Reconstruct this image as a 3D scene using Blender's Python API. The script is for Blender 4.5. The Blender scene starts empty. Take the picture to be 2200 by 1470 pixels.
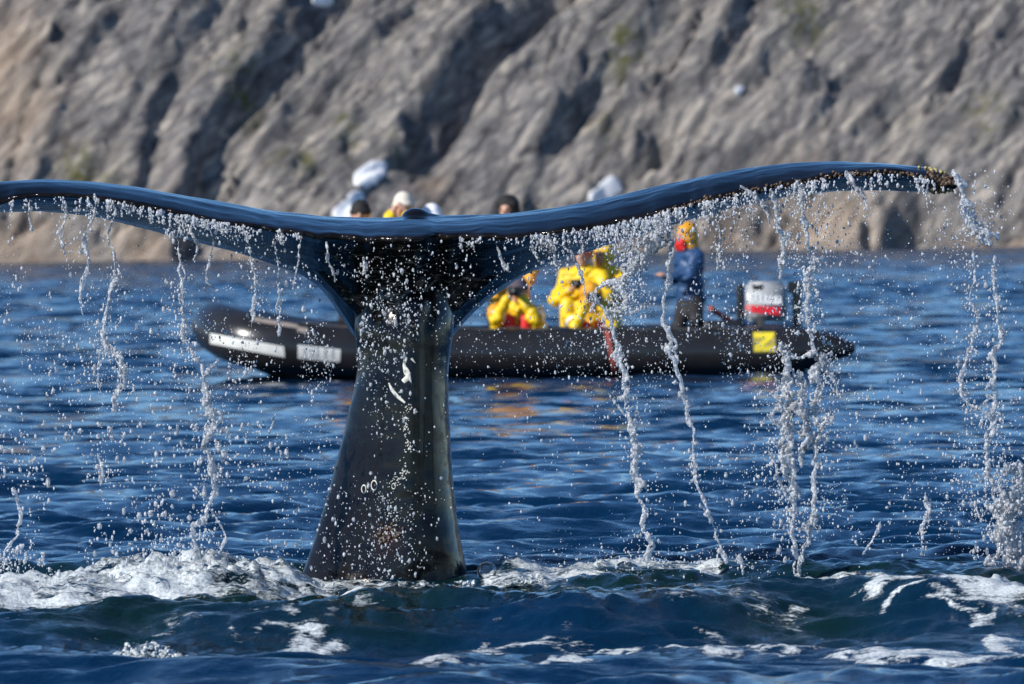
import bpy, math, random
import numpy as np
from mathutils import Vector, Matrix

# ------------------------------------------------------------------ camera, sky, sun, exposure
F_PX, W_PX, H_PX = 13000.0, 2200.0, 1470.0
CAM = Vector((0.0, 0.0, 1.41))
PITCH = -math.atan(225.0 / F_PX)
ROLL = math.radians(-0.9)
SUN_EL, SUN_AZ = math.radians(31), math.radians(-125)          # azimuth clockwise from +Y
D0 = 25.0

scene = bpy.context.scene
col = scene.collection
cam_data = bpy.data.cameras.new('camera')
cam_data.sensor_width = 36.0
cam_data.lens = F_PX / W_PX * 36.0
cam_data.clip_start, cam_data.clip_end = 0.5, 5000.0
cam_data.dof.use_dof = True
cam_data.dof.focus_distance = D0 - 0.3
cam_data.dof.aperture_fstop = 7.5
cam = bpy.data.objects.new('camera', cam_data)
col.objects.link(cam)
CAM_M = Matrix.Rotation(math.pi / 2 + PITCH, 4, 'X') @ Matrix.Rotation(ROLL, 4, 'Z')
cam.matrix_world = Matrix.Translation(CAM) @ CAM_M
scene.camera = cam

world = bpy.data.worlds.new('World')
scene.world = world
world.use_nodes = True
wn = world.node_tree.nodes
wn.clear()
sky = wn.new('ShaderNodeTexSky')
sky.sky_type = 'NISHITA'
sky.sun_disc = False
sky.sun_elevation = SUN_EL
sky.sun_rotation = SUN_AZ % (2 * math.pi)
sky.altitude = 1200.0
sky.air_density = 0.8
sky.dust_density = 0.0
sky.ozone_density = 4.0
bg = wn.new('ShaderNodeBackground')
bg.inputs['Strength'].default_value = 0.12
wo = wn.new('ShaderNodeOutputWorld')
hsv = wn.new('ShaderNodeHueSaturation')
hsv.inputs['Saturation'].default_value = 1.14
world.node_tree.links.new(sky.outputs[0], hsv.inputs['Color'])
world.node_tree.links.new(hsv.outputs[0], bg.inputs[0])
world.node_tree.links.new(bg.outputs[0], wo.inputs[0])

sun_data = bpy.data.lights.new('sun', 'SUN')
sun_data.energy = 4.6
sun_data.angle = math.radians(0.5)
sun_data.color = (1.0, 0.955, 0.89)
sun = bpy.data.objects.new('sun', sun_data)
col.objects.link(sun)
SUN_DIR = Vector((math.sin(SUN_AZ) * math.cos(SUN_EL), math.cos(SUN_AZ) * math.cos(SUN_EL), math.sin(SUN_EL)))
sun.rotation_euler = SUN_DIR.to_track_quat('Z', 'Y').to_euler()
sun.location = SUN_DIR * 50

scene.view_settings.view_transform = 'Standard'
scene.view_settings.look = 'None'
scene.view_settings.gamma = 1.0
scene.view_settings.exposure = 0.35
scene.view_settings.use_curve_mapping = False
scene.cycles.max_bounces = 8
scene.cycles.transmission_bounces = 6
scene.cycles.sample_clamp_indirect = 4.0
scene.cycles.caustics_reflective = False
scene.cycles.caustics_refractive = False

# ------------------------------------------------------------------ helpers
R3 = np.array(CAM_M.to_3x3())
CAMV = np.array(CAM)


def P(px, py, d):
    """point d metres out along the view axis, for a place in the 2200 x 1470 photograph"""
    px, py, d = np.broadcast_arrays(np.asarray(px, float), np.asarray(py, float), np.asarray(d, float))
    v = np.stack([(px - W_PX / 2) / F_PX, (H_PX / 2 - py) / F_PX, -np.ones_like(px)], -1)
    return CAMV + (v @ R3.T) * d[..., None]


def sea_at(px, py, z=0.0):
    """where the sight line through a picture point meets the level z"""
    a = P(px, py, 1.0) - CAMV
    t = (z - CAMV[2]) / a[..., 2]
    return CAMV + a * t[..., None]


def hash3(ix, iy, iz, seed):
    h = (ix.astype(np.int64) * 374761393 + iy.astype(np.int64) * 668265263 + iz.astype(np.int64) * 2147483647 + seed * 974634777)
    h = (h ^ (h >> 13)) * 1274126177
    h = (h ^ (h >> 16)) & 0x7fffffff
    return h.astype(np.float64) / 0x7fffffff


def vnoise(x, y, z=None, seed=0):
    if z is None:
        z = np.zeros_like(x)
    ix, iy, iz = np.floor(x), np.floor(y), np.floor(z)
    fx, fy, fz = x - ix, y - iy, z - iz
    fx, fy, fz = [f * f * f * (f * (f * 6 - 15) + 10) for f in (fx, fy, fz)]
    r = 0
    for dx in (0, 1):
        for dy in (0, 1):
            for dz in (0, 1):
                w = (fx if dx else 1 - fx) * (fy if dy else 1 - fy) * (fz if dz else 1 - fz)
                r = r + w * hash3(ix + dx, iy + dy, iz + dz, seed)
    return r * 2 - 1


def fbm(x, y, z=None, seed=0, octaves=4, gain=0.5):
    r, a, s = 0, 1.0, 1.0
    for o in range(octaves):
        r = r + a * vnoise(x * s, y * s, None if z is None else z * s, seed + o * 17)
        a *= gain
        s *= 2.03
    return r


def lin(c):
    return tuple(((v / 255.0) / 12.92 if v / 255.0 < 0.04045 else ((v / 255.0 + 0.055) / 1.055) ** 2.4) for v in c)


def mesh_np(name, verts, faces, smooth=True):
    verts = np.asarray(verts, np.float32)
    faces = np.asarray(faces, np.int32)
    me = bpy.data.meshes.new(name)
    n, k = faces.shape
    me.vertices.add(len(verts))
    me.vertices.foreach_set('co', verts.ravel())
    me.loops.add(n * k)
    me.loops.foreach_set('vertex_index', faces.ravel())
    me.polygons.add(n)
    me.polygons.foreach_set('loop_start', np.arange(0, n * k, k, dtype=np.int32))
    me.polygons.foreach_set('use_smooth', np.full(n, smooth))
    me.update()
    me.validate()
    return me


def coords(me):
    a = np.empty(len(me.vertices) * 3, np.float32)
    me.vertices.foreach_get('co', a)
    return a.reshape(-1, 3).astype(float)


def normals(me):
    a = np.empty(len(me.vertices) * 3, np.float32)
    me.vertices.foreach_get('normal', a)
    return a.reshape(-1, 3).astype(float)


def set_coords(me, v):
    me.vertices.foreach_set('co', np.asarray(v, np.float32).ravel())
    me.update()


def attr(me, name, vals):
    a = me.attributes.new(name, 'FLOAT', 'POINT')
    a.data.foreach_set('value', np.asarray(vals, np.float32))


def obj(name, me, mat=None, parent=None, label=None, cat=None, group=None, kind=None, loc=None):
    o = bpy.data.objects.new(name, me)
    col.objects.link(o)
    if mat is not None and me is not None:
        me.materials.clear()
        me.materials.append(mat)
    if parent is not None:
        o.parent = parent
    if loc is not None:
        o.location = loc
    for k, v in (('label', label), ('category', cat), ('group', group), ('kind', kind)):
        if v:
            o[k] = v
    return o


def ico(sub):
    import bmesh
    bm = bmesh.new()
    bmesh.ops.create_icosphere(bm, subdivisions=sub, radius=1.0)
    v = np.array([x.co[:] for x in bm.verts])
    f = np.array([[x.index for x in fc.verts] for fc in bm.faces])
    bm.free()
    return v, f


ICO1, ICO2, ICO3 = ico(1), ico(2), ico(3)
OCTA = (np.array([(1, 0, 0), (-1, 0, 0), (0, 1, 0), (0, -1, 0), (0, 0, 1), (0, 0, -1)], float),
        np.array([(0, 2, 4), (2, 1, 4), (1, 3, 4), (3, 0, 4), (2, 0, 5), (1, 2, 5), (3, 1, 5), (0, 3, 5)]))


def blobs(cents, radii, shape=ICO2, jitter=0.0, rng=None):
    """many small closed lumps as one vertex and face list; radii (n,) or (n,3)"""
    v0, f0 = shape
    cents = np.asarray(cents, float)
    radii = np.asarray(radii, float)
    if radii.ndim == 1:
        radii = np.repeat(radii[:, None], 3, 1)
    v = v0[None] * radii[:, None, :]
    if jitter:
        v = v * (1 + jitter * (rng.random((len(cents), len(v0), 1)) * 2 - 1))
    v = v + cents[:, None, :]
    f = f0[None] + (np.arange(len(cents)) * len(v0))[:, None, None]
    return v.reshape(-1, 3), f.reshape(-1, f0.shape[1])


def join(parts):
    vs, fs, n = [], [], 0
    for v, f in parts:
        vs.append(np.asarray(v, float))
        fs.append(np.asarray(f) + n)
        n += len(v)
    return np.concatenate(vs), np.concatenate(fs)


def remesh(name, verts, faces, voxel, smooth=2, factor=0.5):
    me = mesh_np(name + '_raw', verts, faces)
    o = bpy.data.objects.new('tmp', me)
    col.objects.link(o)
    m = o.modifiers.new('r', 'REMESH')
    m.mode = 'VOXEL'
    m.voxel_size = voxel
    m.use_smooth_shade = True
    if smooth:
        s = o.modifiers.new('s', 'SMOOTH')
        s.factor = factor
        s.iterations = smooth
    dg = bpy.context.evaluated_depsgraph_get()
    out = bpy.data.meshes.new_from_object(o.evaluated_get(dg), depsgraph=dg)
    bpy.data.objects.remove(o)
    bpy.data.meshes.remove(me)
    out.name = name
    return out


def chain(points, radii, step=0.45):
    """spheres strung along a polyline with the radius running between the given ones"""
    c, r = [], []
    points = [np.asarray(p, float) for p in points]
    for a, b, ra, rb in zip(points[:-1], points[1:], radii[:-1], radii[1:]):
        n = max(1, int(np.linalg.norm(b - a) / (max(min(ra, rb), 0.004) * step)))
        for k in range(n):
            t = k / n
            c.append(a + (b - a) * t)
            r.append(ra + (rb - ra) * t)
    c.append(points[-1])
    r.append(radii[-1])
    return np.array(c), np.array(r)


def tube(points, radii, sides=12, closed=False, cap=True):
    pts = np.asarray(points, float)
    n = len(pts)
    radii = np.broadcast_to(np.asarray(radii, float), (n,))
    tan = np.gradient(pts, axis=0)
    if closed:
        tan = np.roll(pts, -1, 0) - np.roll(pts, 1, 0)
    tan /= np.linalg.norm(tan, axis=1)[:, None] + 1e-12
    up = np.array([0, 0, 1.0])
    vs = []
    for p, t, r in zip(pts, tan, radii):
        u = up if abs(t @ up) < 0.95 else np.array([0, 1.0, 0])
        b = np.cross(t, u)
        b /= np.linalg.norm(b)
        a = np.cross(b, t)
        ang = np.linspace(0, 2 * np.pi, sides, endpoint=False)
        vs.append(p + r * (np.cos(ang)[:, None] * b + np.sin(ang)[:, None] * a))
    v = np.concatenate(vs)
    f = []
    for i in range(n if closed else n - 1):
        j = (i + 1) % n
        for k in range(sides):
            k2 = (k + 1) % sides
            f.append((i * sides + k, i * sides + k2, j * sides + k2, j * sides + k))
    if cap and not closed:
        v = np.concatenate([v, pts[[0, -1]]])
        a, b = n * sides, n * sides + 1
        for k in range(sides):
            k2 = (k + 1) % sides
            f.append((a, k2, k, k))
            f.append((b, (n - 1) * sides + k, (n - 1) * sides + k2, (n - 1) * sides + k2))
    return v, f


def poly_mesh(name, v, f, smooth=True):
    me = bpy.data.meshes.new(name)
    me.from_pydata([tuple(p) for p in v], [], [tuple(dict.fromkeys(q)) for q in f])
    if smooth:
        me.polygons.foreach_set('use_smooth', np.full(len(me.polygons), True))
    me.update()
    return me


def box_mesh(name, c, s, bevel=0.0, rot=None, seg=3):
    import bmesh
    bm = bmesh.new()
    bmesh.ops.create_cube(bm, size=1.0)
    bmesh.ops.scale(bm, vec=s, verts=bm.verts)
    if bevel:
        bmesh.ops.bevel(bm, geom=bm.edges[:], offset=bevel, segments=seg, affect='EDGES', profile=0.6)
    if rot is not None:
        bmesh.ops.rotate(bm, verts=bm.verts, matrix=Matrix.Rotation(rot[1], 3, rot[0]))
    bmesh.ops.translate(bm, vec=c, verts=bm.verts)
    me = bpy.data.meshes.new(name)
    bm.to_mesh(me)
    bm.free()
    for p in me.polygons:
        p.use_smooth = bool(bevel)
    return me


# ------------------------------------------------------------------ materials
class Nodes:
    def __init__(s, name):
        s.m = bpy.data.materials.new(name)
        s.m.use_nodes = True
        s.t = s.m.node_tree
        s.b = s.t.nodes['Principled BSDF']
        s.out = s.t.nodes['Material Output']

    def n(s, kind, **kw):
        x = s.t.nodes.new(kind)
        for k, v in kw.items():
            if k in x.inputs.keys():
                x.inputs[k].default_value = v
            else:
                setattr(x, k, v)
        return x

    def l(s, a, b):
        s.t.links.new(a, b)

    def coord(s, scale=(1, 1, 1), rot=(0, 0, 0)):
        c = s.n('ShaderNodeTexCoord')
        m = s.n('ShaderNodeMapping')
        m.inputs['Scale'].default_value = scale
        m.inputs['Rotation'].default_value = rot
        s.l(c.outputs['Object'], m.inputs['Vector'])
        return m.outputs['Vector']

    def lineated(s, scale, rot):
        """object space turned first and stretched after, so the grain runs along the turned axis"""
        m = s.n('ShaderNodeMapping')
        m.inputs['Scale'].default_value = scale
        s.l(s.coord(rot=rot), m.inputs['Vector'])
        return m.outputs['Vector']

    def noise(s, vec, scale, detail=4, rough=0.55, dist=0.0):
        x = s.n('ShaderNodeTexNoise')
        x.inputs['Scale'].default_value = scale
        x.inputs['Detail'].default_value = detail
        x.inputs['Roughness'].default_value = rough
        x.inputs['Distortion'].default_value = dist
        s.l(vec, x.inputs['Vector'])
        return x.outputs['Fac']

    def ramp(s, fac, stops):
        x = s.n('ShaderNodeValToRGB')
        e = x.color_ramp.elements
        while len(e) > 2:
            e.remove(e[-1])
        for i, (p, c) in enumerate(stops):
            el = e[i] if i < 2 else e.new(p)
            el.position = p
            el.color = (*c, 1) if len(c) == 3 else c
        s.l(fac, x.inputs['Fac'])
        return x.outputs['Color']

    def mix(s, fac, a, b):
        x = s.n('ShaderNodeMix', data_type='RGBA')
        for v, i in ((fac, 0), (a, 6), (b, 7)):
            if isinstance(v, (int, float)):
                x.inputs[i].default_value = v
            elif isinstance(v, tuple):
                x.inputs[i].default_value = (*v, 1)
            else:
                s.l(v, x.inputs[i])
        return x.outputs[2]

    def math(s, op, a, b=None, clamp=False):
        x = s.n('ShaderNodeMath', operation=op, use_clamp=clamp)
        for v, i in ((a, 0), (b, 1)):
            if v is None:
                continue
            if isinstance(v, (int, float)):
                x.inputs[i].default_value = v
            else:
                s.l(v, x.inputs[i])
        return x.outputs[0]

    def attr(s, name):
        return s.n('ShaderNodeAttribute', attribute_name=name).outputs['Fac']

    def bump(s, h, strength, dist, normal=None):
        x = s.n('ShaderNodeBump')
        x.inputs['Strength'].default_value = strength
        x.inputs['Distance'].default_value = dist
        s.l(h, x.inputs['Height'])
        if normal is not None:
            s.l(normal, x.inputs['Normal'])
        return x.outputs['Normal']

    def set(s, **kw):
        for k, v in kw.items():
            k = k.replace('_', ' ')
            if isinstance(v, tuple):
                s.b.inputs[k].default_value = (*v, 1)
            elif isinstance(v, (int, float)):
                s.b.inputs[k].default_value = v
            else:
                s.l(v, s.b.inputs[k])
        return s


def mat_plain(name, c, rough=0.5, scale=12.0, var=0.18, bump=0.0, spec=0.5, metal=0.0):
    n = Nodes(name)
    v = n.coord()
    f = n.noise(v, scale, 4)
    dark = tuple(x * (1 - var) for x in c)
    light = tuple(min(1, x * (1 + var)) for x in c)
    n.set(Base_Color=n.ramp(f, [(0.3, dark), (0.7, light)]), Roughness=rough, Metallic=metal)
    n.b.inputs['Specular IOR Level'].default_value = spec
    if bump:
        n.set(Normal=n.bump(n.noise(v, scale * 3, 3), 0.5, bump))
    return n.m


def mat_sea():
    n = Nodes('sea_water')
    v = n.coord()
    vs = n.coord(scale=(0.32, 0.85, 1.0))
    foam = n.attr('foam')
    aer = n.attr('aerated')
    body = n.mix(aer, (0.001, 0.017, 0.050), (0.003, 0.015, 0.015))
    n1 = n.noise(vs, 16.0, 6, 0.62, 0.6)
    n2 = n.noise(v, 70.0, 4, 0.6)
    n3 = n.noise(n.coord(scale=(0.55, 1.0, 1.0)), 34.0, 5, 0.7, 1.2)
    t = n.math('ADD', n.math('ADD', n.math('MULTIPLY', n1, 1.7), n.math('MULTIPLY', n2, 0.5)), n.math('MULTIPLY', n3, 1.3))      # mean 1.75
    s = n.math('SUBTRACT', n.math('ADD', n.math('MULTIPLY', foam, 1.15), t), 2.36)
    fac = n.math('MULTIPLY', s, 2.4, clamp=True)
    n.set(Base_Color=n.mix(fac, body, n.ramp(n2, [(0.3, (0.30, 0.36, 0.38)), (0.7, (0.72, 0.74, 0.74))])))
    n.set(Roughness=n.math('ADD', n.math('MULTIPLY', fac, 0.45), 0.07), IOR=1.333)
    r1 = n.noise(n.coord(scale=(1.0, 0.6, 1.0), rot=(0, 0, 0.2)), 9.0, 5, 0.6, 0.4)
    nrm = n.bump(r1, 0.7, 0.022)
    nrm = n.bump(n2, 0.5, 0.005, nrm)
    # beyond the near water the ripples are finer than the mesh: tilt the surface by their slopes
    tx = n.n('ShaderNodeTexNoise')
    tx.inputs['Scale'].default_value = 1.5
    tx.inputs['Detail'].default_value = 9
    tx.inputs['Roughness'].default_value = 0.68
    n.l(n.coord(scale=(0.8, 1.3, 1.0)), tx.inputs['Vector'])
    sub = n.n('ShaderNodeVectorMath', operation='SUBTRACT')
    n.l(tx.outputs['Color'], sub.inputs[0])
    sub.inputs[1].default_value = (0.5, 0.5, 0.5)
    mul = n.n('ShaderNodeVectorMath', operation='MULTIPLY')
    n.l(sub.outputs[0], mul.inputs[0])
    mul.inputs[1].default_value = (1.8, 3.9, 0.0)
    sc = n.n('ShaderNodeVectorMath', operation='SCALE')
    n.l(mul.outputs[0], sc.inputs[0])
    n.l(n.attr('ripple'), sc.inputs['Scale'])
    add = n.n('ShaderNodeVectorMath', operation='ADD')
    n.l(nrm, add.inputs[0])
    n.l(sc.outputs[0], add.inputs[1])
    nn = n.n('ShaderNodeVectorMath', operation='NORMALIZE')
    n.l(add.outputs[0], nn.inputs[0])
    n.set(Normal=nn.outputs[0])
    return n.m


def mat_rock():
    n = Nodes('mountain_rock')
    v = n.coord()
    # lineation running up to the right across the slope
    vd = n.lineated((1.0, 0.3, 0.20), (0, math.radians(-46), 0))
    a = n.noise(vd, 1.25, 8, 0.68, 0.7)
    b = n.noise(v, 0.35, 6, 0.65, 0.5)
    c = n.noise(vd, 3.0, 5, 0.7)
    base = n.ramp(a, [(0.31, lin((42, 42, 47))), (0.41, lin((92, 92, 96))), (0.52, lin((148, 144, 141))), (0.65, lin((218, 208, 194)))])
    patch = n.ramp(b, [(0.30, (0, 0, 0)), (0.48, (0.45,) * 3), (0.66, (1, 1, 1))])
    base = n.mix(n.math('MULTIPLY', patch, 0.3), base, lin((168, 158, 146)))
    grey = n.ramp(c, [(0.35, (0, 0, 0)), (0.65, (1, 1, 1))])
    base = n.mix(n.math('MULTIPLY', grey, 0.35), base, lin((102, 101, 103)))
    base = n.mix(n.math('MULTIPLY', n.attr('tan'), 0.6), base, lin((186, 160, 132)))
    m = n.math('MULTIPLY', n.attr('moss'), n.ramp(n.noise(v, 0.8, 5, 0.6), [(0.42, (0, 0, 0)), (0.6, (1, 1, 1))]))
    base = n.mix(m, base, lin((96, 98, 50)))
    zone = n.ramp(n.noise(n.lineated((1.0, 0.3, 0.4), (0, math.radians(-46), 0)), 0.16, 5, 0.6, 0.6), [(0.36, (0.66, 0.67, 0.70)), (0.48, (0.92, 0.92, 0.92)), (0.60, (1.0, 0.98, 0.95))])
    mz = n.n('ShaderNodeMix', data_type='RGBA', blend_type='MULTIPLY')
    mz.inputs[0].default_value = 1.0
    n.l(base, mz.inputs[6])
    n.l(zone, mz.inputs[7])
    n.set(Base_Color=mz.outputs[2], Roughness=0.9)
    n.b.inputs['Specular IOR Level'].default_value = 0.2
    nrm = n.bump(n.noise(vd, 2.0, 7, 0.72), 1.0, 0.7)
    n.set(Normal=nrm)
    return n.m


def mat_whale():
    n = Nodes('wet_whale_skin')
    v = n.coord()
    str_ = n.coord(scale=(0.22, 1.0, 1.0))
    ver = n.coord(scale=(1.0, 1.0, 0.12))
    mott = n.noise(str_, 26.0, 6, 0.65, 0.3)
    fine = n.noise(v, 90.0, 3, 0.6)
    skin = n.ramp(n.noise(v, 3.2, 5, 0.6), [(0.3, (0.0022, 0.0022, 0.0026)), (0.7, (0.006, 0.0055, 0.0055))])
    brown = n.attr('brown')
    skin = n.mix(n.math('MULTIPLY', brown, n.ramp(n.noise(v, 7, 5, 0.7), [(0.3, (0.35,) * 3), (0.65, (1,) * 3)])), skin, (0.013, 0.0095, 0.0075))
    pale = n.attr('pale')
    pf = n.math('MULTIPLY', pale, n.ramp(mott, [(0.32, (0.30,) * 3), (0.62, (1,) * 3)]))
    skin = n.mix(pf, skin, (0.46, 0.50, 0.44))
    streak = n.attr('streak')
    sf = n.math('MULTIPLY', streak, n.ramp(n.noise(n.coord(scale=(0.25, 0.6, 1.2), rot=(0, 0.5, 0)), 55.0, 4, 0.7, 0.5), [(0.56, (0,) * 3), (0.66, (1,) * 3)]))
    skin = n.mix(sf, skin, (0.16, 0.16, 0.13))
    n.set(Base_Color=n.mix(n.attr('red'), skin, (0.10, 0.022, 0.010)))
    n.set(Roughness=n.ramp(fine, [(0.3, (0.08,) * 3), (0.75, (0.18,) * 3)]), IOR=1.34)
    b1 = n.bump(n.noise(str_, 14.0, 5, 0.6, 1.0), 0.16, 0.008)
    b2 = n.bump(n.noise(ver, 30.0, 4, 0.6), 0.15, 0.003, b1)
    n.set(Normal=n.bump(fine, 0.12, 0.001, b2))
    n.b.inputs['Coat Weight'].default_value = 0.0
    n.b.inputs['Coat Roughness'].default_value = 0.12
    n.b.inputs['Coat IOR'].default_value = 1.33
    return n.m


def mat_water_drop(name, white, rough=0.06, spread=0.35):
    """splashing water: clear, with air mixed in"""
    n = Nodes(name)
    n.set(Base_Color=(0.93, 0.96, 1.0), Roughness=rough, IOR=1.333, Transmission_Weight=1.0)
    d = n.n('ShaderNodeBsdfPrincipled')
    d.inputs['Base Color'].default_value = (0.95, 0.97, 1.0, 1)
    d.inputs['Roughness'].default_value = 0.25
    d.inputs['IOR'].default_value = 1.333
    t = n.n('ShaderNodeBsdfTranslucent')
    t.inputs['Color'].default_value = (0.95, 0.97, 1.0, 1)
    m0 = n.n('ShaderNodeMixShader')
    m0.inputs[0].default_value = 0.45
    n.l(d.outputs[0], m0.inputs[1])
    n.l(t.outputs[0], m0.inputs[2])
    m = n.n('ShaderNodeMixShader')
    v = n.coord()
    f = n.ramp(n.noise(v, 95.0, 4, 0.65), [(0.38, (max(0, white - spread),) * 3), (0.60, (min(1, white + spread),) * 3)])
    n.l(f, m.inputs[0])
    n.l(n.b.outputs[0], m.inputs[1])
    n.l(m0.outputs[0], m.inputs[2])
    n.l(m.outputs[0], n.out.inputs['Surface'])
    b = n.bump(n.noise(v, 150.0, 4, 0.65), 0.9, 0.005)
    n.l(b, n.b.inputs['Normal'])
    n.l(b, d.inputs['Normal'])
    return n.m


def mat_bubble():
    n = Nodes('bubble_film')
    t = n.n('ShaderNodeBsdfTransparent')
    g = n.n('ShaderNodeBsdfGlossy')
    g.inputs['Roughness'].default_value = 0.03
    lw = n.n('ShaderNodeLayerWeight')
    lw.inputs['Blend'].default_value = 0.25
    m = n.n('ShaderNodeMixShader')
    n.l(n.math('MULTIPLY', lw.outputs['Fresnel'], 0.8), m.inputs[0])
    n.l(t.outputs[0], m.inputs[1])
    n.l(g.outputs[0], m.inputs[2])
    n.l(m.outputs[0], n.out.inputs['Surface'])
    return n.m


def mat_foam():
    n = Nodes('sea_foam')
    v = n.coord()
    big = n.noise(v, 14.0, 5, 0.65, 0.4)
    cell = n.n('ShaderNodeTexVoronoi')
    cell.inputs['Scale'].default_value = 120.0
    n.l(v, cell.inputs['Vector'])
    c = n.ramp(big, [(0.36, (0.12, 0.18, 0.20)), (0.50, (0.42, 0.47, 0.49)), (0.66, (0.72, 0.74, 0.75))])
    n.set(Base_Color=c, Roughness=0.28, IOR=1.333)
    n.b.inputs['Subsurface Weight'].default_value = 0.0
    n.set(Normal=n.bump(n.noise(v, 90, 4, 0.7), 0.7, 0.006, n.bump(cell.outputs['Distance'], 0.6, 0.008)))
    return n.m


M = dict(
    sea=mat_sea(), rock=mat_rock(), whale=mat_whale(), foam=mat_foam(),
    stream=mat_water_drop('falling_water', 0.50, 0.05, 0.45), drop=mat_water_drop('water_drops', 0.80, 0.03, 0.25), bigdrop=mat_water_drop('large_water_drops', 0.48, 0.02, 0.45),
    clear=mat_bubble(),
    snow=mat_plain('snow', (0.80, 0.81, 0.82), 0.7, 2.0, 0.06, 0.05),
    rubber=mat_plain('black_rubber', (0.018, 0.017, 0.017), 0.27, 5.0, 0.25),
    strake=mat_plain('dark_grey_strake', (0.05, 0.047, 0.045), 0.55, 9.0),
    pale=mat_plain('pale_grey_patch', (0.62, 0.62, 0.58), 0.45, 9.0, 0.10),
    sand=mat_plain('brown_grey_strap', (0.26, 0.22, 0.19), 0.7, 9.0),
    deck=mat_plain('dark_deck', (0.03, 0.03, 0.032), 0.7, 6.0),
    cowl=mat_plain('grey_cowling', (0.36, 0.37, 0.38), 0.35, 4.0, 0.08),
    cowlwhite=mat_plain('white_marking', (0.78, 0.78, 0.76), 0.4, 60.0, 0.12),
    red=mat_plain('red_marking', (0.62, 0.012, 0.02), 0.4, 8.0, 0.1),
    yellowmark=mat_plain('yellow_marking', (0.72, 0.58, 0.03), 0.45, 8.0, 0.1),
    blackplastic=mat_plain('black_plastic', (0.012, 0.012, 0.013), 0.4, 8.0),
    redstrap=mat_plain('faded_red_strap', (0.30, 0.055, 0.04), 0.7, 8.0),
    yellow=mat_plain('yellow_oilskin', (0.80, 0.52, 0.008), 0.45, 7.0, 0.14, 0.01),
    amber=mat_plain('amber_oilskin', (0.66, 0.30, 0.010), 0.5, 7.0, 0.14, 0.01),
    orange=mat_plain('orange_cap', (0.75, 0.13, 0.03), 0.6, 9.0),
    redcloth=mat_plain('red_cloth', (0.62, 0.015, 0.015), 0.6, 9.0),
    blue=mat_plain('blue_jacket', (0.016, 0.058, 0.15), 0.5, 6.0, 0.15, 0.01),
    dark=mat_plain('dark_trousers', (0.014, 0.013, 0.014), 0.75, 9.0),
    black=mat_plain('black_cloth', (0.010, 0.009, 0.009), 0.8, 9.0),
    cream=mat_plain('cream_wool', (0.66, 0.60, 0.50), 0.85, 14.0),
    white=mat_plain('white_tape', (0.82, 0.83, 0.86), 0.35, 14.0, 0.05),
    skin=mat_plain('skin', (0.50, 0.27, 0.18), 0.5, 9.0, 0.08),
    purple=mat_plain('dusky_wool', (0.075, 0.06, 0.085), 0.85, 14.0),
    eye=mat_plain('dark_eye', (0.01, 0.008, 0.007), 0.2, 9.0),
    olive=mat_plain('olive_badge', (0.33, 0.27, 0.05), 0.5, 8.0),
    scar=mat_plain('pale_scar', (0.55, 0.55, 0.50), 0.6, 60.0, 0.2, 0.002),
    barnacle=mat_plain('barnacle_shell', (0.34, 0.28, 0.13), 0.7, 60.0, 0.5, 0.004),
    brownbarn=mat_plain('brown_crust', (0.075, 0.045, 0.025), 0.55, 60.0, 0.5, 0.004),
)


# ------------------------------------------------------------------ the setting: mountain
SL, SR = sea_at(0, 566)[:2], sea_at(2200, 531)[:2]
U_AX = (SR - SL) / np.linalg.norm(SR - SL)
V_AX = np.array([-U_AX[1], U_AX[0]])
S_MID = (SL + SR) / 2


def base_slope(v):
    return np.where(v < 0, v * 0.8, np.where(v < 2.2, v * 0.62, 1.364 + np.minimum(v - 2.2, 34) * 0.86 + np.clip(v - 36.2, 0, 400) * 0.06))


def slope_uw(px, py):
    """(along shore, height) of the undisturbed slope behind a picture point"""
    a = P(px, py, 1.0) - CAMV
    ds = np.linspace(380, 620, 1200)
    pts = CAMV + a * ds[:, None]
    rel = pts[:, :2] - S_MID
    v = rel @ V_AX
    k = np.argmax(pts[:, 2] < base_slope(v)) if (pts[:, 2] < base_slope(v)).any() else len(ds) - 1
    return np.array([rel[k] @ U_AX, base_slope(v[k])])


GULLIES = [  # picture polyline, depth, steep side width, gentle side width
    ([(405, 470), (430, 380), (440, 300), (500, 210), (560, 130), (620, 60), (690, -40), (800, -160)], 4.2, 0.9, 2.8),
    ([(520, 330), (600, 250), (700, 180), (800, 90), (900, -20)], 2.2, 0.7, 2.6),
    ([(900, 275), (950, 220), (1020, 130), (1100, 40), (1200, -70)], 4.0, 0.95, 3.0),
    ([(300, 400), (330, 250), (390, 120), (470, 0)], 1.7, 0.6, 2.2),
    ([(1150, 380), (1230, 230), (1330, 140), (1460, 20)], 1.8, 0.7, 2.6),
    ([(1270, 430), (1310, 360), (1370, 300), (1420, 270)], 3.4, 0.9, 1.6),
    ([(1420, 250), (1540, 140), (1580, 90), (1620, 0)], 2.2, 0.8, 2.0),
    ([(1900, 560), (1920, 500), (1945, 450), (1985, 420)], 4.2, 1.0, 1.3),
    ([(1850, 560), (1856, 510), (1862, 470)], 1.6, 0.35, 0.5),
    ([(1700, 420), (1800, 330), (1900, 260), (2000, 180)], 0.9, 0.6, 2.2),
    ([(2000, 330), (2080, 220), (2140, 110), (2200, 0)], 1.2, 0.7, 2.4),
    ([(60, 420), (130, 300), (180, 160), (260, 20)], 0.9, 0.5, 2.0),
    ([(260, 560), (330, 520), (380, 490)], 0.8, 0.6, 1.0),
    ([(2130, 500), (2180, 470), (2260, 455)], 1.5, 0.6, 1.0),
]


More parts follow.
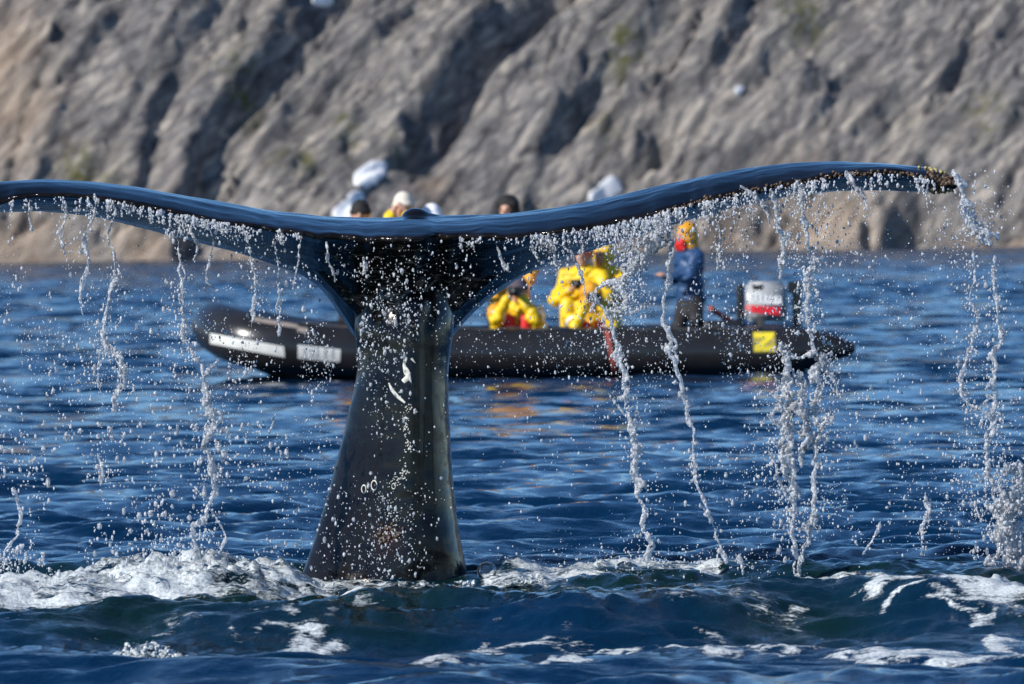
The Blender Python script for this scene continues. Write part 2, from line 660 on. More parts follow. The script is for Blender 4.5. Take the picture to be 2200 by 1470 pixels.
def mountain():
    uc = np.concatenate([-60 - np.cumsum(np.linspace(0.3, 9, 70))[::-1], np.arange(-60, 62, 0.24), 62 + np.cumsum(np.linspace(0.3, 9, 70))])
    vc = np.concatenate([[-9, -6, -4, -2.5, -1.5, -0.8], np.arange(-0.4, 34, 0.2), 34 + np.cumsum(np.linspace(0.25, 8.5, 75))])
    U, V = np.meshgrid(uc, vc)
    Wh = base_slope(V)
    q, p = (U - Wh) * 0.7071, (U + Wh) * 0.7071
    warp = 0.9 * fbm(U / 9, Wh / 9, seed=5, octaves=3)
    amp = np.clip(V / 3.0, 0.12, 1.0)

    def ridge(l, seed, aspect=3.2):
        return 1 - 2 * np.abs(fbm((q + warp) / l, p / (l * aspect), seed=seed, octaves=3))
    H = Wh.copy()
    H += amp * (0.55 * ridge(7.0, 11, 5.0) + 0.30 * ridge(3.0, 23, 6.0) + 0.26 * ridge(1.3, 37, 6.0) + 0.20 * ridge(0.6, 39, 4.5) + 0.08 * fbm(U / 0.9, Wh / 0.9, seed=41, octaves=3))
    H += amp * 1.3 * fbm(U / 16, Wh / 16, seed=3, octaves=3)
    # gullies cut down across the slope, steep on one side
    rg = np.random.RandomState(12)
    cuts = [(np.array([slope_uw(*xy) for xy in line]), a, b, c) for line, a, b, c in GULLIES]
    for _ in range(130):                       # thin cracks between the slabs, all running up the same way
        a0 = np.array([rg.uniform(-52, 56), rg.uniform(2.0, 24)])
        L, th = rg.uniform(3.5, 12.0), math.radians(rg.normal(47, 7))
        e0 = a0 + L * np.array([math.cos(th), math.sin(th)])
        m0 = (a0 + e0) / 2 + rg.normal(0, 0.25, 2)
        cuts.append((np.array([a0, m0, e0]), rg.uniform(0.3, 0.9), rg.uniform(0.16, 0.32), rg.uniform(0.6, 1.6)))
    for pts, dep, s_left, s_right in cuts:
        best = np.full(U.shape, 1e9)
        sgn = np.zeros(U.shape)
        taper = np.zeros(U.shape)
        for i, (a, b) in enumerate(zip(pts[:-1], pts[1:])):
            d = b - a
            L = np.linalg.norm(d) + 1e-9
            d = d / L
            ru, rw = U + 0.6 * warp - a[0], Wh - a[1]
            t = np.clip(ru * d[0] + rw * d[1], 0, L)
            du, dw = ru - t * d[0], rw - t * d[1]
            dist = np.hypot(du, dw)
            side = du * d[1] - dw * d[0]
            m = dist < best
            best = np.where(m, dist, best)
            sgn = np.where(m, side, sgn)
        s = np.where(sgn > 0, s_right, s_left)
        H -= dep * np.exp(-(best / s) ** 2) * np.clip(V / 2.0, 0.25, 1)
    H = np.where(V < -1, Wh, H)
    X = S_MID[0] + U * U_AX[0] + V * V_AX[0]
    Y = S_MID[1] + U * U_AX[1] + V * V_AX[1]
    nv, nu = U.shape
    idx = np.arange(nv * nu).reshape(nv, nu)
    f = np.stack([idx[:-1, :-1], idx[:-1, 1:], idx[1:, 1:], idx[1:, :-1]], -1).reshape(-1, 4)
    verts = np.stack([X, Y, H], -1).reshape(-1, 3)
    me = mesh_np('mountain', verts, f)
    # weathered tan rock low on the shore and over the far end; moss in a few spots
    tan = 0.8 * np.clip(1 - (Wh - 0.4) / 1.3, 0, 1) * np.clip(0.55 + 0.8 * fbm(U / 5, Wh / 2, seed=77), 0, 1)
    for (px, py, r) in [(20, 230, 4), (0, 130, 4), (40, 540, 4), (310, 545, 3), (1560, 500, 3), (1760, 480, 5), (930, 400, 1.5)]:
        c = slope_uw(px, py)
        tan = np.maximum(tan, 0.8 * np.exp(-(((U - c[0]) ** 2 + (Wh - c[1]) ** 2) / r ** 2)))
    moss = np.zeros(U.shape)
    for (px, py, r) in [(610, 340, 1.6), (740, 285, 1.2), (860, 330, 1.0), (170, 330, 1.4), (180, 370, 2.2), (1290, 240, 1.2), (2120, 230, 1.5), (1720, 40, 2.0), (1340, 110, 1.6), (520, 150, 1.5), (650, 360, 1.2)]:
        c = slope_uw(px, py)
        moss = np.maximum(moss, np.exp(-(((U - c[0]) ** 2 + (Wh - c[1]) ** 2) / r ** 2)))
    attr(me, 'tan', tan.ravel())
    attr(me, 'moss', moss.ravel())
    o = obj('mountain', me, M['rock'], kind='structure')
    o['label'] = 'steep grey and tan rock mountainside rising from the sea'
    return o


MOUNTAIN = mountain()
from mathutils.bvhtree import BVHTree


def bvh_of(me):
    v = coords(me)
    f = np.empty(len(me.loops), np.int32)
    me.loops.foreach_get('vertex_index', f)
    k = len(me.polygons[0].vertices)
    return BVHTree.FromPolygons([tuple(x) for x in v.tolist()], f.reshape(-1, k).tolist())


MT_BVH = bvh_of(MOUNTAIN.data)


def ray(bvh, px, py, far=2000.0):
    d = Vector(P(px, py, 1.0) - CAMV).normalized()
    loc, nor, i, dist = bvh.ray_cast(CAM, d, far)
    return loc, nor


def snow(outline, label):
    """a bank of old snow lying in a hollow of the slope, thick in the middle and thin at the rim"""
    ol = np.array(outline, float)
    c = ol.mean(0)
    rings, seg = 7, 28
    ang = np.linspace(0, 2 * np.pi, seg, endpoint=False)
    oa = np.arctan2(ol[:, 1] - c[1], ol[:, 0] - c[0])
    orr = np.hypot(ol[:, 0] - c[0], ol[:, 1] - c[1])
    k = np.argsort(oa)
    rad = np.interp(ang, oa[k], orr[k], period=2 * np.pi)
    rad = rad * (1 + 0.16 * vnoise(ang * 3.1, ang * 0 + c[0], seed=17) + 0.10 * vnoise(ang * 7.3, ang * 0 + c[1], seed=18))
    vs = []
    for i in range(rings + 1):
        t = i / rings
        for a, r in zip(ang, rad):
            loc, nor = ray(MT_BVH, c[0] + math.cos(a) * r * t, c[1] + math.sin(a) * r * t)
            if loc is None:
                loc, nor = Vector(P(c[0], c[1], 470)), Vector((0, -1, 0))
            n2 = (Vector((0, -0.6, 0.8)))
            vs.append(loc + n2 * (0.07 * rad.max() / 27.7 * (1 - t ** 4) + 0.22))
    vs = np.array([v[:] for v in vs]).reshape(rings + 1, seg, 3)
    for it in range(1):                      # settle the surface so the ground below does not show through
        sm = vs.copy()
        sm[1:-1] = (vs[:-2] + vs[2:] + np.roll(vs, 1, 1)[1:-1] + np.roll(vs, -1, 1)[1:-1]) / 4
        vs = sm
    vs[0] = vs[1].mean(0)
    f = []
    for i in range(rings):
        for j in range(seg):
            j2 = (j + 1) % seg
            f.append((i * seg + j, (i + 1) * seg + j, (i + 1) * seg + j2, i * seg + j2))
    # underside, pushed into the slope, closes the bank
    v = vs.reshape(-1, 3)
    under = v[-seg:] + np.array([0, 0.6, -0.6])
    n = len(v)
    v = np.concatenate([v, under])
    for j in range(seg):
        j2 = (j + 1) % seg
        f.append((rings * seg + j, n + j, n + j2, rings * seg + j2))
    me = poly_mesh('snow_patch', v, f)
    obj('snow_patch', me, M['snow'], label=label, cat='snow patch', group='snow patches on the mountainside')


snow([(762, 392), (770, 372), (790, 358), (815, 350), (832, 352), (826, 372), (812, 392), (795, 402), (775, 402)], 'oval white snow patch high on the slope above the boat party')
snow([(712, 466), (725, 448), (745, 436), (758, 418), (772, 414), (784, 424), (780, 444), (770, 462), (750, 475), (730, 478)], 'ragged white snow patch just below the oval one')
snow([(1268, 426), (1290, 405), (1308, 388), (1326, 384), (1336, 396), (1334, 414), (1310, 430), (1285, 434)], 'white snow patch in a hollow above the fluke with barnacled tip')
snow([(668, 4), (676, -10), (700, -14), (716, -4), (712, 8), (690, 14)], 'snow patch at the head of the dark gully')
snow([(1577, 199), (1582, 193), (1592, 190), (1598, 194), (1593, 201), (1584, 204)], 'tiny snow scrap among the pale rocks')

# ------------------------------------------------------------------ the setting: sea
RIDGES = [  # crest line in the picture, crest height, width towards the camera, width behind
    ([(-700, 1302), (-200, 1306), (0, 1303), (150, 1298), (300, 1286), (450, 1290), (600, 1284), (750, 1281), (900, 1272), (1050, 1270), (1200, 1277), (1400, 1268), (1550, 1257), (1700, 1246), (1800, 1247), (1950, 1258), (2200, 1264), (2900, 1268)], 0.12, 0.55, 0.60),
    ([(-700, 1395), (0, 1400), (250, 1402), (420, 1412), (700, 1424), (1000, 1432), (1300, 1428), (1700, 1436), (2200, 1446), (2900, 1440)], 0.05, 0.55, 0.5),
    ([(-700, 1205), (0, 1215), (250, 1215), (450, 1205), (700, 1215), (1050, 1210), (1400, 1195), (1600, 1210), (1800, 1212), (2000, 1216), (2200, 1220), (2900, 1215)], 0.055, 0.45, 0.7),
]
FOAM_SPOTS = [  # picture ellipse on the water: centre, half width, half depth (pixels), strength
    (1930, 1374, 150, 6, 0.9), (2080, 1388, 150, 8, 1.0), (2080, 1300, 150, 18, 0.8), (1900, 1285, 120, 10, 0.7), (1770, 1256, 110, 10, 0.7), (700, 1276, 80, 8, 0.7),
    (1130, 1238, 60, 12, 0.9), (1350, 1216, 190, 5, 0.45), (1480, 1226, 80, 10, 0.6), (400, 1262, 360, 22, 0.8), (60, 1275, 160, 18, 0.75), (-250, 1280, 260, 20, 0.8),
    (2450, 1300, 250, 25, 0.8), (830, 1414, 60, 4, 0.8), (1110, 1357, 80, 4, 0.85),
]
STREAKS = [  # fields of thin foam streaks: picture box, how many, strength
    (540, 740, 1355, 1372, 7, .95), (740, 1000, 1392, 1428, 12, .95), (980, 1280, 1350, 1376, 10, 1.0), (960, 1250, 1392, 1408, 7, .85), (1420, 1560, 1355, 1365, 5, .9),
    (1560, 1780, 1350, 1372, 7, .85), (1780, 2260, 1364, 1396, 14, 1.05), (240, 420, 1352, 1420, 7, .7), (80, 240, 1302, 1345, 6, .7), (630, 1020, 1252, 1284, 18, 1.1),
    (1050, 1500, 1262, 1300, 14, .8), (1400, 1700, 1300, 1335, 9, .62), (1880, 2260, 1270, 1340, 18, .95), (440, 760, 1310, 1350, 9, .55), (1660, 1900, 1248, 1275, 8, .9)]
_r = random.Random(5)
for x0, x1, y0, y1, n_, st in STREAKS:
    FOAM_SPOTS += [(_r.uniform(x0, x1), _r.uniform(y0, y1), _r.uniform(25, 75), _r.uniform(2, 4.5), st * _r.uniform(.75, 1.15)) for _ in range(n_)]

FROTH = [  # heaps of froth: silhouette in the picture and foot line
    ([(-420, 1275), (-320, 1245), (-100, 1236), (0, 1243), (60, 1250), (110, 1253), (180, 1240), (230, 1224), (290, 1214), (330, 1196), (380, 1200), (430, 1184), (500, 1190), (560, 1198), (610, 1216), (660, 1240), (690, 1262)],
     [(-420, 1300), (-320, 1300), (-100, 1302), (0, 1303), (60, 1303), (110, 1300), (180, 1297), (230, 1294), (290, 1290), (330, 1288), (380, 1288), (430, 1286), (500, 1284), (560, 1283), (610, 1280), (660, 1276), (690, 1272)]),
    ([(1660, 1272), (1690, 1258), (1740, 1246), (1800, 1248), (1840, 1260), (1890, 1278), (1925, 1276), (1970, 1262), (2040, 1254), (2120, 1262), (2160, 1240), (2260, 1232), (2480, 1244), (2600, 1290)],
     [(1660, 1276), (1690, 1276), (1740, 1280), (1800, 1286), (1840, 1292), (1890, 1302), (1925, 1312), (1970, 1326), (2040, 1334), (2120, 1340), (2160, 1340), (2260, 1338), (2480, 1330), (2600, 1320)]),
    ([(1020, 1258), (1055, 1218), (1090, 1199), (1120, 1200), (1150, 1214), (1190, 1226), (1240, 1218), (1290, 1204), (1340, 1212), (1420, 1210), (1490, 1204), (1530, 1212), (1570, 1240)],
     [(1020, 1254), (1055, 1252), (1090, 1250), (1120, 1249), (1150, 1248), (1190, 1247), (1240, 1245), (1290, 1243), (1340, 1242), (1420, 1241), (1490, 1240), (1530, 1239), (1570, 1238)]),
]


def gauss_ridge(X, Y, line, hgt, sf, sb):
    w = sea_at(*np.array(line, float).T, hgt)
    k = np.argsort(w[:, 0])
    xs = np.linspace(w[k[0], 0], w[k[-1], 0], 400)
    ys = np.interp(xs, w[k, 0], w[k, 1])
    ker = np.hanning(19)
    ys = np.convolve(np.pad(ys, 9, 'edge'), ker / ker.sum(), 'valid')
    yc = np.interp(X, xs, ys)
    d = Y - yc
    return hgt * np.exp(-(d / np.where(d < 0, sf, sb)) ** 2)


def wave_field(X, Y, cell):
    rs = np.random.RandomState(4)
    H = np.zeros_like(X)
    wx = X + 0.35 * vnoise(X / 3.1, Y / 3.1, seed=91) + 0.08 * vnoise(X / 0.8, Y / 0.8, seed=92)
    wy = Y + 0.5 * vnoise(X / 2.7, Y / 3.3, seed=93) + 0.08 * vnoise(X / 0.8, Y / 0.8, seed=94)
    gust = 1.0 + 0.35 * vnoise(X / 9, Y / 22, seed=96)
    lam = np.exp(np.linspace(math.log(0.16), math.log(9.0), 74)) * rs.uniform(0.95, 1.05, 74)
    for l in lam:
        th = math.radians(rs.normal(96, 34 if l < 0.8 else 24))
        k = 2 * math.pi / l
        a = 0.0074 * l ** 0.8 if l < 0.65 else (0.0074 * 0.65 ** 0.8 * (l / 0.65) ** 0.15 if l < 1.6 else 0.0074 * 0.65 ** 0.8 * 1.14 * (1.6 / l) ** 0.7)
        fade = np.clip((l / (cell + 1e-6) - 1.9) / 1.6, 0, 1)
        ph = k * (wx * math.cos(th) + wy * math.sin(th)) + rs.uniform(0, 6.28)
        s = np.sin(ph)
        H += a * fade * (s + 0.22 * np.cos(2 * ph))
    return H * gust


def sea_grid(yr, uc, drop=0.0):
    Yg, Ug = np.meshgrid(yr, uc, indexing='ij')
    Xg = Ug * np.maximum(np.abs(Yg), 8)
    cell = np.maximum(np.gradient(yr)[:, None] * np.ones_like(Ug), np.abs(np.gradient(Xg, axis=1)) * 0.5)
    calm = 1 - 0.55 * np.clip(1 - np.abs(Yg - 22.6) / 4.2, 0, 1) ** 0.5
    H = wave_field(Xg, Yg, cell) * calm * (1 + 1.6 * np.clip((Yg - 62) / 90, 0, 1)) - drop
    near = np.clip(1 - (Yg - 26) / 2.0, 0, 1) * np.clip((Yg - 14) / 2, 0, 1)
    for r in RIDGES:
        H += gauss_ridge(Xg, Yg, *r)
    H -= 0.020 * near
    foam = np.zeros_like(Xg)
    m = Yg < 30
    Xw = Xg + 0.10 * fbm(Xg / 0.30, Yg / 0.45, seed=151, octaves=3)
    Yw = Yg + 0.38 * fbm(Xg / 0.24, Yg / 0.6, seed=153, octaves=3)
    for cx, cy, rx, ry, s in FOAM_SPOTS:
        c = sea_at(cx, cy, 0.02)
        e = sea_at(cx + rx, cy, 0.02)[0] - c[0]
        a, b = sea_at(cx, cy - ry, 0.02)[1], sea_at(cx, cy + ry, 0.02)[1]
        e2 = ((Xw - c[0]) / e) ** 2 + ((Yw - c[1]) / (abs(a - b) / 2)) ** 2
        foam = np.maximum(foam, s * np.exp(-e2 * 0.5) * m)
    # foam thickens the surface a little and breaks it into lumps
    lump = fbm(Xg / 0.06, Yg / 0.09, seed=55, octaves=3)
    H += near * np.clip(foam - 0.25, 0, 1) * (0.006 + 0.008 * lump)
    # froth heaped up where the falling water strikes
    for top, low in FROTH:
        t, b = sea_at(*np.array(top, float).T, 0.10), sea_at(*np.array(low, float).T, 0.03)
        x = np.array([P(p[0], p[1], 24.6)[0] for p in low])
        yb_ = np.interp(Xg, x, b[:, 1])
        hh = np.interp(Xg, x, [P(p[0], p[1], bb + 0.7)[2] for p, bb in zip(top, b[:, 1])], left=-1, right=-1)
        hh = np.clip(hh, 0, 1)
        prof = np.clip((Yg - yb_) / 0.75, 0, 1) ** 0.7 * np.clip(1 - (Yg - yb_ - 1.15) / 0.35, 0, 1)
        rough = 1 + 0.30 * fbm(Xg / 0.16, Yg / 0.16, seed=131, octaves=2) + 0.22 * fbm(Xg / 0.045, Yg / 0.06, seed=133, octaves=3)
        H = np.maximum(H, H * (1 - prof) + hh * prof * rough * 0.72)
        foam = np.maximum(foam, np.clip(prof * 2.2, 0, 1) * np.clip(hh / 0.02, 0, 1) * (0.84 + 0.3 * fbm(Xg / 0.22, Yg / 0.3, seed=137, octaves=3)))
    fleck = np.clip(0.16 + 0.22 * fbm(Xg / 0.5, Yg / 0.9, seed=141, octaves=3), 0, 0.62)
    foam = np.maximum(foam, fleck * np.clip(1 - np.hypot((Xg - 0.0) / 6.0, (Yg - 23.4) / 3.2), 0, 1) ** 0.4 * m)
    churn = np.clip(1 - np.hypot((Xg - 0.0) / 5.5, (Yg - 23.6) / 3.6), 0, 1)
    H += near * churn * (0.018 * fbm(Xg / 0.09, Yg / 0.06, seed=65, octaves=3) + 0.030 * fbm(Xg / 0.24, Yg / 0.18, seed=61, octaves=4) + 0.018 * fbm(Xg / 0.5, Yg / 0.5, seed=63, octaves=2))
    aer = np.clip(churn * 2.4 * (0.75 + 0.7 * vnoise(Xg / 0.5, Yg / 0.8, seed=71)), 0, 1)
    ny, nx = Xg.shape
    idx = np.arange(ny * nx).reshape(ny, nx)
    f = np.stack([idx[:-1, :-1], idx[:-1, 1:], idx[1:, 1:], idx[1:, :-1]], -1).reshape(-1, 4)
    rip = np.clip((np.abs(Yg) - 28) / 28, 0, 1) * 0.45 + 0.55
    return np.stack([Xg, Yg, H], -1).reshape(-1, 3), f, foam.ravel(), aer.ravel(), rip.ravel()


def sea():
    side = np.array([0.27, 0.34, 0.5, 0.9, 2, 6, 20, 60])
    yr = np.concatenate([[-60, -20, -5, 1, 3, 5, 7, 9, 11], np.arange(12, 17.5, 0.10), np.arange(17.5, 27.4, 0.026)])
    mid = [27.4]
    while mid[-1] < 48:
        mid.append(mid[-1] + max(0.024, mid[-1] * mid[-1] * 0.00004 + mid[-1] * 0.0006))
    a = sea_grid(np.concatenate([yr, mid[1:]]), np.concatenate([-side[::-1], np.linspace(-0.26, -0.152, 40), np.linspace(-0.150, 0.150, 500), np.linspace(0.152, 0.26, 40), side]))
    far = [mid[-1] - 0.25]
    while far[-1] < 520:
        far.append(far[-1] + min(max(0.14, far[-1] * 0.0029), 0.70))
    b = sea_grid(np.array(far), np.concatenate([-side[::-1], np.linspace(-0.255, 0.255, 290), side]), 0.004)
    v, f = join([a[:2], b[:2]])
    me = mesh_np('sea', v, f)
    attr(me, 'foam', np.concatenate([a[2], b[2]]))
    attr(me, 'aerated', np.concatenate([a[3], b[3]]))
    attr(me, 'ripple', np.concatenate([a[4], b[4]]))
    print('sea', len(a[1]), len(b[1]))
    o = obj('sea', me, M['sea'], kind='structure')
    o['label'] = 'dark blue rippled sea with foam streaks in front'
    return o


SEA = sea()

# ------------------------------------------------------------------ the whale's tail
def smooth_interp(pts, x, w=60.0):
    p = np.array(pts, float)
    g = np.arange(p[0, 0] - 300, p[-1, 0] + 300, 4.0)
    y = np.interp(g, p[:, 0], p[:, 1])
    n = int(w / 4) | 1
    k = np.hanning(n + 2)[1:-1]
    y = np.convolve(np.pad(y, n // 2, 'edge'), k / k.sum(), 'valid')
    return np.interp(x, g, y)


TOP = [(-215, 462), (-180, 432), (-120, 410), (-60, 397), (0, 389), (100, 384), (200, 389), (300, 403), (400, 421), (500, 439), (600, 454), (700, 465), (800, 468), (900, 464), (1000, 463), (1100, 458), (1200, 445), (1300, 425), (1400, 401), (1500, 380), (1600, 362), (1700, 350), (1800, 346), (1900, 350), (1980, 358), (2030, 370), (2056, 386)]
TRL = [(-215, 470), (-180, 470), (-120, 462), (-60, 448), (0, 434), (60, 424), (120, 420), (200, 423), (300, 441), (350, 453), (430, 466), (500, 480), (600, 494), (700, 508), (800, 513), (900, 513), (1000, 509), (1100, 508), (1200, 498), (1300, 483), (1400, 462), (1500, 434), (1600, 412), (1700, 394), (1800, 375), (1900, 369), (1960, 374), (2000, 386), (2035, 402), (2056, 398)]
LOW = [(-215, 474), (-180, 478), (-120, 474), (-60, 464), (0, 456), (80, 455), (200, 465), (300, 490), (400, 515), (500, 540), (600, 573), (650, 592), (690, 620), (720, 660), (738, 690), (755, 712), (770, 735), (860, 740), (965, 735), (978, 715), (1000, 690), (1030, 660), (1080, 622), (1130, 592), (1200, 562), (1300, 530), (1400, 497), (1500, 467), (1600, 441), (1700, 423), (1800, 412), (1900, 411), (1980, 414), (2035, 416), (2056, 404)]
PED = [  # height in the picture, left edge, right edge, keel, half depth front, half depth back
    (500, 800, 950, 890, .10, .24), (560, 795, 955, 890, .14, .26), (620, 788, 962, 888, .19, .27), (680, 764, 976, 888, .235, .28), (720, 762, 974, 888, .25, .28),
    (750, 768, 968, 888, .25, .28), (800, 767, 963, 887, .255, .29), (870, 752, 964, 886, .26, .31), (950, 734, 968, 886, .262, .34), (1020, 715, 972, 885, .265, .37),
    (1100, 694, 979, 884, .27, .40), (1170, 671, 991, 884, .275, .43), (1230, 650, 1003, 882, .28, .47), (1300, 625, 1020, 880, .285, .52), (1400, 590, 1050, 878, .29, .58), (1600, 520, 1110, 870, .3, .66)]


def whale():
    xs = np.concatenate([np.arange(-215, 2056, 8.0), [2056.0]])
    yt, yb, yl = smooth_interp(TOP, xs, 50), smooth_interp(TRL, xs, 40), smooth_interp(LOW, xs, 40)
    s = np.clip(np.abs(xs - 925) / 1135, 0, 1)
    chord = 0.14 + 0.95 * (1 - s) ** 0.62
    chord = chord * np.clip(np.sqrt(np.clip((1.002 - s) * 14, 0, 1)), 0.12, 1)
    rng = np.random.RandomState(8)
    # scalloped trailing edge with a notch between the two flukes
    scal = 0.040 * vnoise(xs / 55, xs * 0, seed=3) + 0.014 * vnoise(xs / 17, xs * 0, seed=4)
    dT = D0 - 0.52 + 0.10 * s ** 2 + scal
    notch = np.exp(-((xs - 943) / 13.0) ** 2)
    dT = dT + 0.07 * notch + 0.03 * np.exp(-((xs - 943) / 60.0) ** 2)
    yb = yb - 5 * notch + 3.0 * vnoise(xs / 40, xs * 0, seed=5) + 1.8 * vnoise(xs / 14, xs * 0, seed=6)
    root = np.exp(-((xs - 870) / 190.0) ** 4)
    ts_top = [0.0, 0.04, 0.16, 0.34, 0.54, 0.62, 0.82, 0.95]
    w_top = [0.0, 0.14, 0.46, 0.80, 1.0]
    rings = []
    for i in range(len(xs)):
        C, T, L = yt[i], yb[i], yl[i]
        th = min(3.6, 0.16 * (L - C)) * (0.35 + 0.65 * min(1, (1 - s[i]) * 12))
        pts = [(0.0, T - th)]
        for t, w in zip(ts_top[1:5], w_top[1:]):
            pts.append((t, (T - th) + (C - T + th) * w))
        pts += [(0.68, C + (L - C) * 0.05), (0.84, C + (L - C) * 0.34), (0.95, C + (L - C) * 0.72), (1.0, L)]
        r = root[i]
        for t, w in ((0.92, 0.97 + 0.03 * r), (0.75, 0.86 + 0.1 * r), (0.5, 0.58 + 0.1 * r), (0.28, 0.30 + 0.06 * r), (0.1, 0.10)):
            pts.append((t, T + th + (L - T - th) * w))
        pts.append((0.0, T + th))
        rings.append([P(xs[i], y, dT[i] + chord[i] * t) for t, y in pts])
    k = len(rings[0])
    v = np.array(rings).reshape(-1, 3)
    f = []
    n = len(xs)
    for i in range(n - 1):
        for j in range(k):
            j2 = (j + 1) % k
            f.append((i * k + j, (i + 1) * k + j, (i + 1) * k + j2, i * k + j2))
    v = np.concatenate([v, [v[:k].mean(0), v[-k:].mean(0)]])
    tri = []
    for a, b, c, d in f:
        tri += [(a, b, c), (a, c, d)]
    for j in range(k):
        j2 = (j + 1) % k
        tri.append((n * k, j, j2))
        tri.append((n * k + 1, (n - 1) * k + j2, (n - 1) * k + j))
    fl = (v, np.array(tri))
    # tail stock
    pd = np.array(PED, float)
    ys = np.arange(500, 1600, 12.0)
    cols_ = [smooth_interp(np.stack([pd[:, 0], pd[:, c]], 1), ys, 70) for c in range(1, 6)]
    seg = 64
    rings = []
    for y, xl, xr, xk, bf, bb in zip(ys, *cols_):
        th = np.linspace(0, 2 * np.pi, seg, endpoint=False)
        ct, st = np.cos(th), np.sin(th)
        e = np.where(st < 0, 1.36, 0.95)                        # keeled towards the camera, round behind
        ux = np.sign(ct) * np.abs(ct) ** e
        uy = np.sign(st) * np.abs(st) ** np.where(st < 0, 1.12, 0.95)
        px = (xl + xr) / 2 + ux * (xr - xl) / 2
        front = np.clip(-uy, 0, 1)
        px = px + (xk - (xl + xr) / 2) * front ** 1.5
        # long hollows beside the keel
        dep = np.where(uy < 0, uy * bf, uy * bb)
        dep = dep + 0.016 * np.exp(-((px - (xk + 28)) / 12) ** 2) * (uy < 0) + 0.006 * np.exp(-((px - (xk - 34)) / 16) ** 2) * (uy < 0) + 0.003 * np.exp(-((px - (xk + 58)) / 12) ** 2) * (uy < 0)
        rings.append(P(px, np.full(seg, y), D0 + dep))
    n = len(ys)
    v = np.concatenate(rings + [[rings[0].mean(0), rings[-1].mean(0)]])
    tri = []
    for i in range(n - 1):
        for j in range(seg):
            j2 = (j + 1) % seg
            a, b, c, d = i * seg + j, i * seg + j2, (i + 1) * seg + j2, (i + 1) * seg + j
            tri += [(a, b, c), (a, c, d)]
    for j in range(seg):
        j2 = (j + 1) % seg
        tri.append((n * seg, j2, j))
        tri.append((n * seg + 1, (n - 1) * seg + j, (n - 1) * seg + j2))
    ped = (v, np.array(tri))
    # fleshy webs where the stock spreads into the flukes, the round end of the keel and the knob on top
    web_c, web_r = [], []
    for pts, rad in (
            ([(888, 660, D0 - .16), (886, 700, D0 - .20), (885, 800, D0 - .215)], [0.075, 0.05, 0.03]),
            ([(860, 640, D0 - .10), (880, 590, D0 - .14), (905, 545, D0 - .25)], [0.10, 0.09, 0.05]),
            ([(800, 640, D0), (760, 600, D0 + .02), (700, 560, D0 + .05)], [0.10, 0.10, 0.07]),
            ([(940, 640, D0), (990, 600, D0 + .02), (1060, 560, D0 + .05)], [0.10, 0.10, 0.07])):
        c, r = chain([P(*p) for p in pts], rad)
        web_c.append(c)
        web_r.append(r)
    knob = blobs([P(893, 470, D0 + .12), P(915, 474, D0 + .14)], np.array([[0.062, 0.10, 0.045], [0.07, 0.1, 0.03]]), ICO3)
    web = blobs(np.concatenate(web_c), np.concatenate(web_r), ICO2)
    v, f = join([fl, ped, web, knob])
    me = remesh('whale_tail', v, f, 0.0105, 3, 0.5)
    co, no = coords(me), normals(me)
    # fine folds of the skin
    d = 0.0030 * fbm(co[:, 0] / 0.30, co[:, 1] / 0.16, co[:, 2] / 0.16, seed=13, octaves=3)
    set_coords(me, co + no * d[:, None])
    no = normals(me)
    co = coords(me)
    # skin pattern by place on the animal, the stock's sunlit side painted in
    rel = (co - CAMV) @ R3
    px = W_PX / 2 + F_PX * rel[:, 0] / -rel[:, 2]
    py = H_PX / 2 - F_PX * rel[:, 1] / -rel[:, 2]
    T = smooth_interp(TRL, px, 40)
    L = smooth_interp(LOW, px, 40)
    under = np.clip((py - T - 10) / 8, 0, 1) * np.clip((0.35 - no[:, 2]) / 0.3, 0, 1)
    outer = np.clip((np.abs(px - 880) - 190) / 260, 0, 1)
    pale = under * outer * np.clip((py - T - 8) / np.maximum(L - T, 10) * 1.8, 0.35, 1)
    streak = under * np.clip(1.2 - np.abs(px - 930) / 330, 0, 1) * (py < 700)
    brown = (py > 640) * np.clip((880 - px) / 70, 0, 1) * np.clip((py - 640) / 350, 0.15, 1) * 0.5  # sunlit side of the stock, left of the keel, coloured browner
    brown = np.maximum(brown, 0.55 * np.exp(-(((px - 770) / 70) ** 2 + ((py - 1180) / 80) ** 2)))  # brown sunlight painted on the foot of the stock
    brown = np.maximum(brown, 0.9 * np.exp(-((py - T) / 6.0) ** 2) * (no[:, 1] < 0.2))
    red = 0.5 * np.exp(-(((px - 832) / 18) ** 2 + ((py - 1150) / 13) ** 2)) * (no[:, 1] < 0) + 0.12 * np.exp(-(((px - 830) / 30) ** 2 + ((py - 1170) / 30) ** 2)) * (no[:, 1] < 0)
    for nm, a in (('pale', pale), ('streak', streak), ('brown', brown), ('red', np.clip(red, 0, 1))):
        attr(me, nm, a)
    print('whale', len(me.polygons))
    return me


base = sea_at(850, 1255)
whale_empty = obj('whale', None, label='black whale tail rising from the sea with both flukes spread and shedding water', cat='whale', loc=tuple(base))
whale_me = whale()


def child_mesh(name, me, mat, parent, **kw):
    """link a mesh given in world coordinates under a parent standing at its own place"""
    o = obj(name, me, mat, parent, **kw)
    root = parent
    off = np.zeros(3)
    while root is not None:
        off += np.array(root.location)
        root = root.parent
    set_coords(me, coords(me) - off)
    return o


W_BVH = bvh_of(whale_me)
child_mesh('tail', whale_me, M['whale'], whale_empty)


def on_whale(px, py):
    loc, nor = ray(W_BVH, px, py)
    return (None, None) if loc is None else (np.array(loc), np.array(nor))


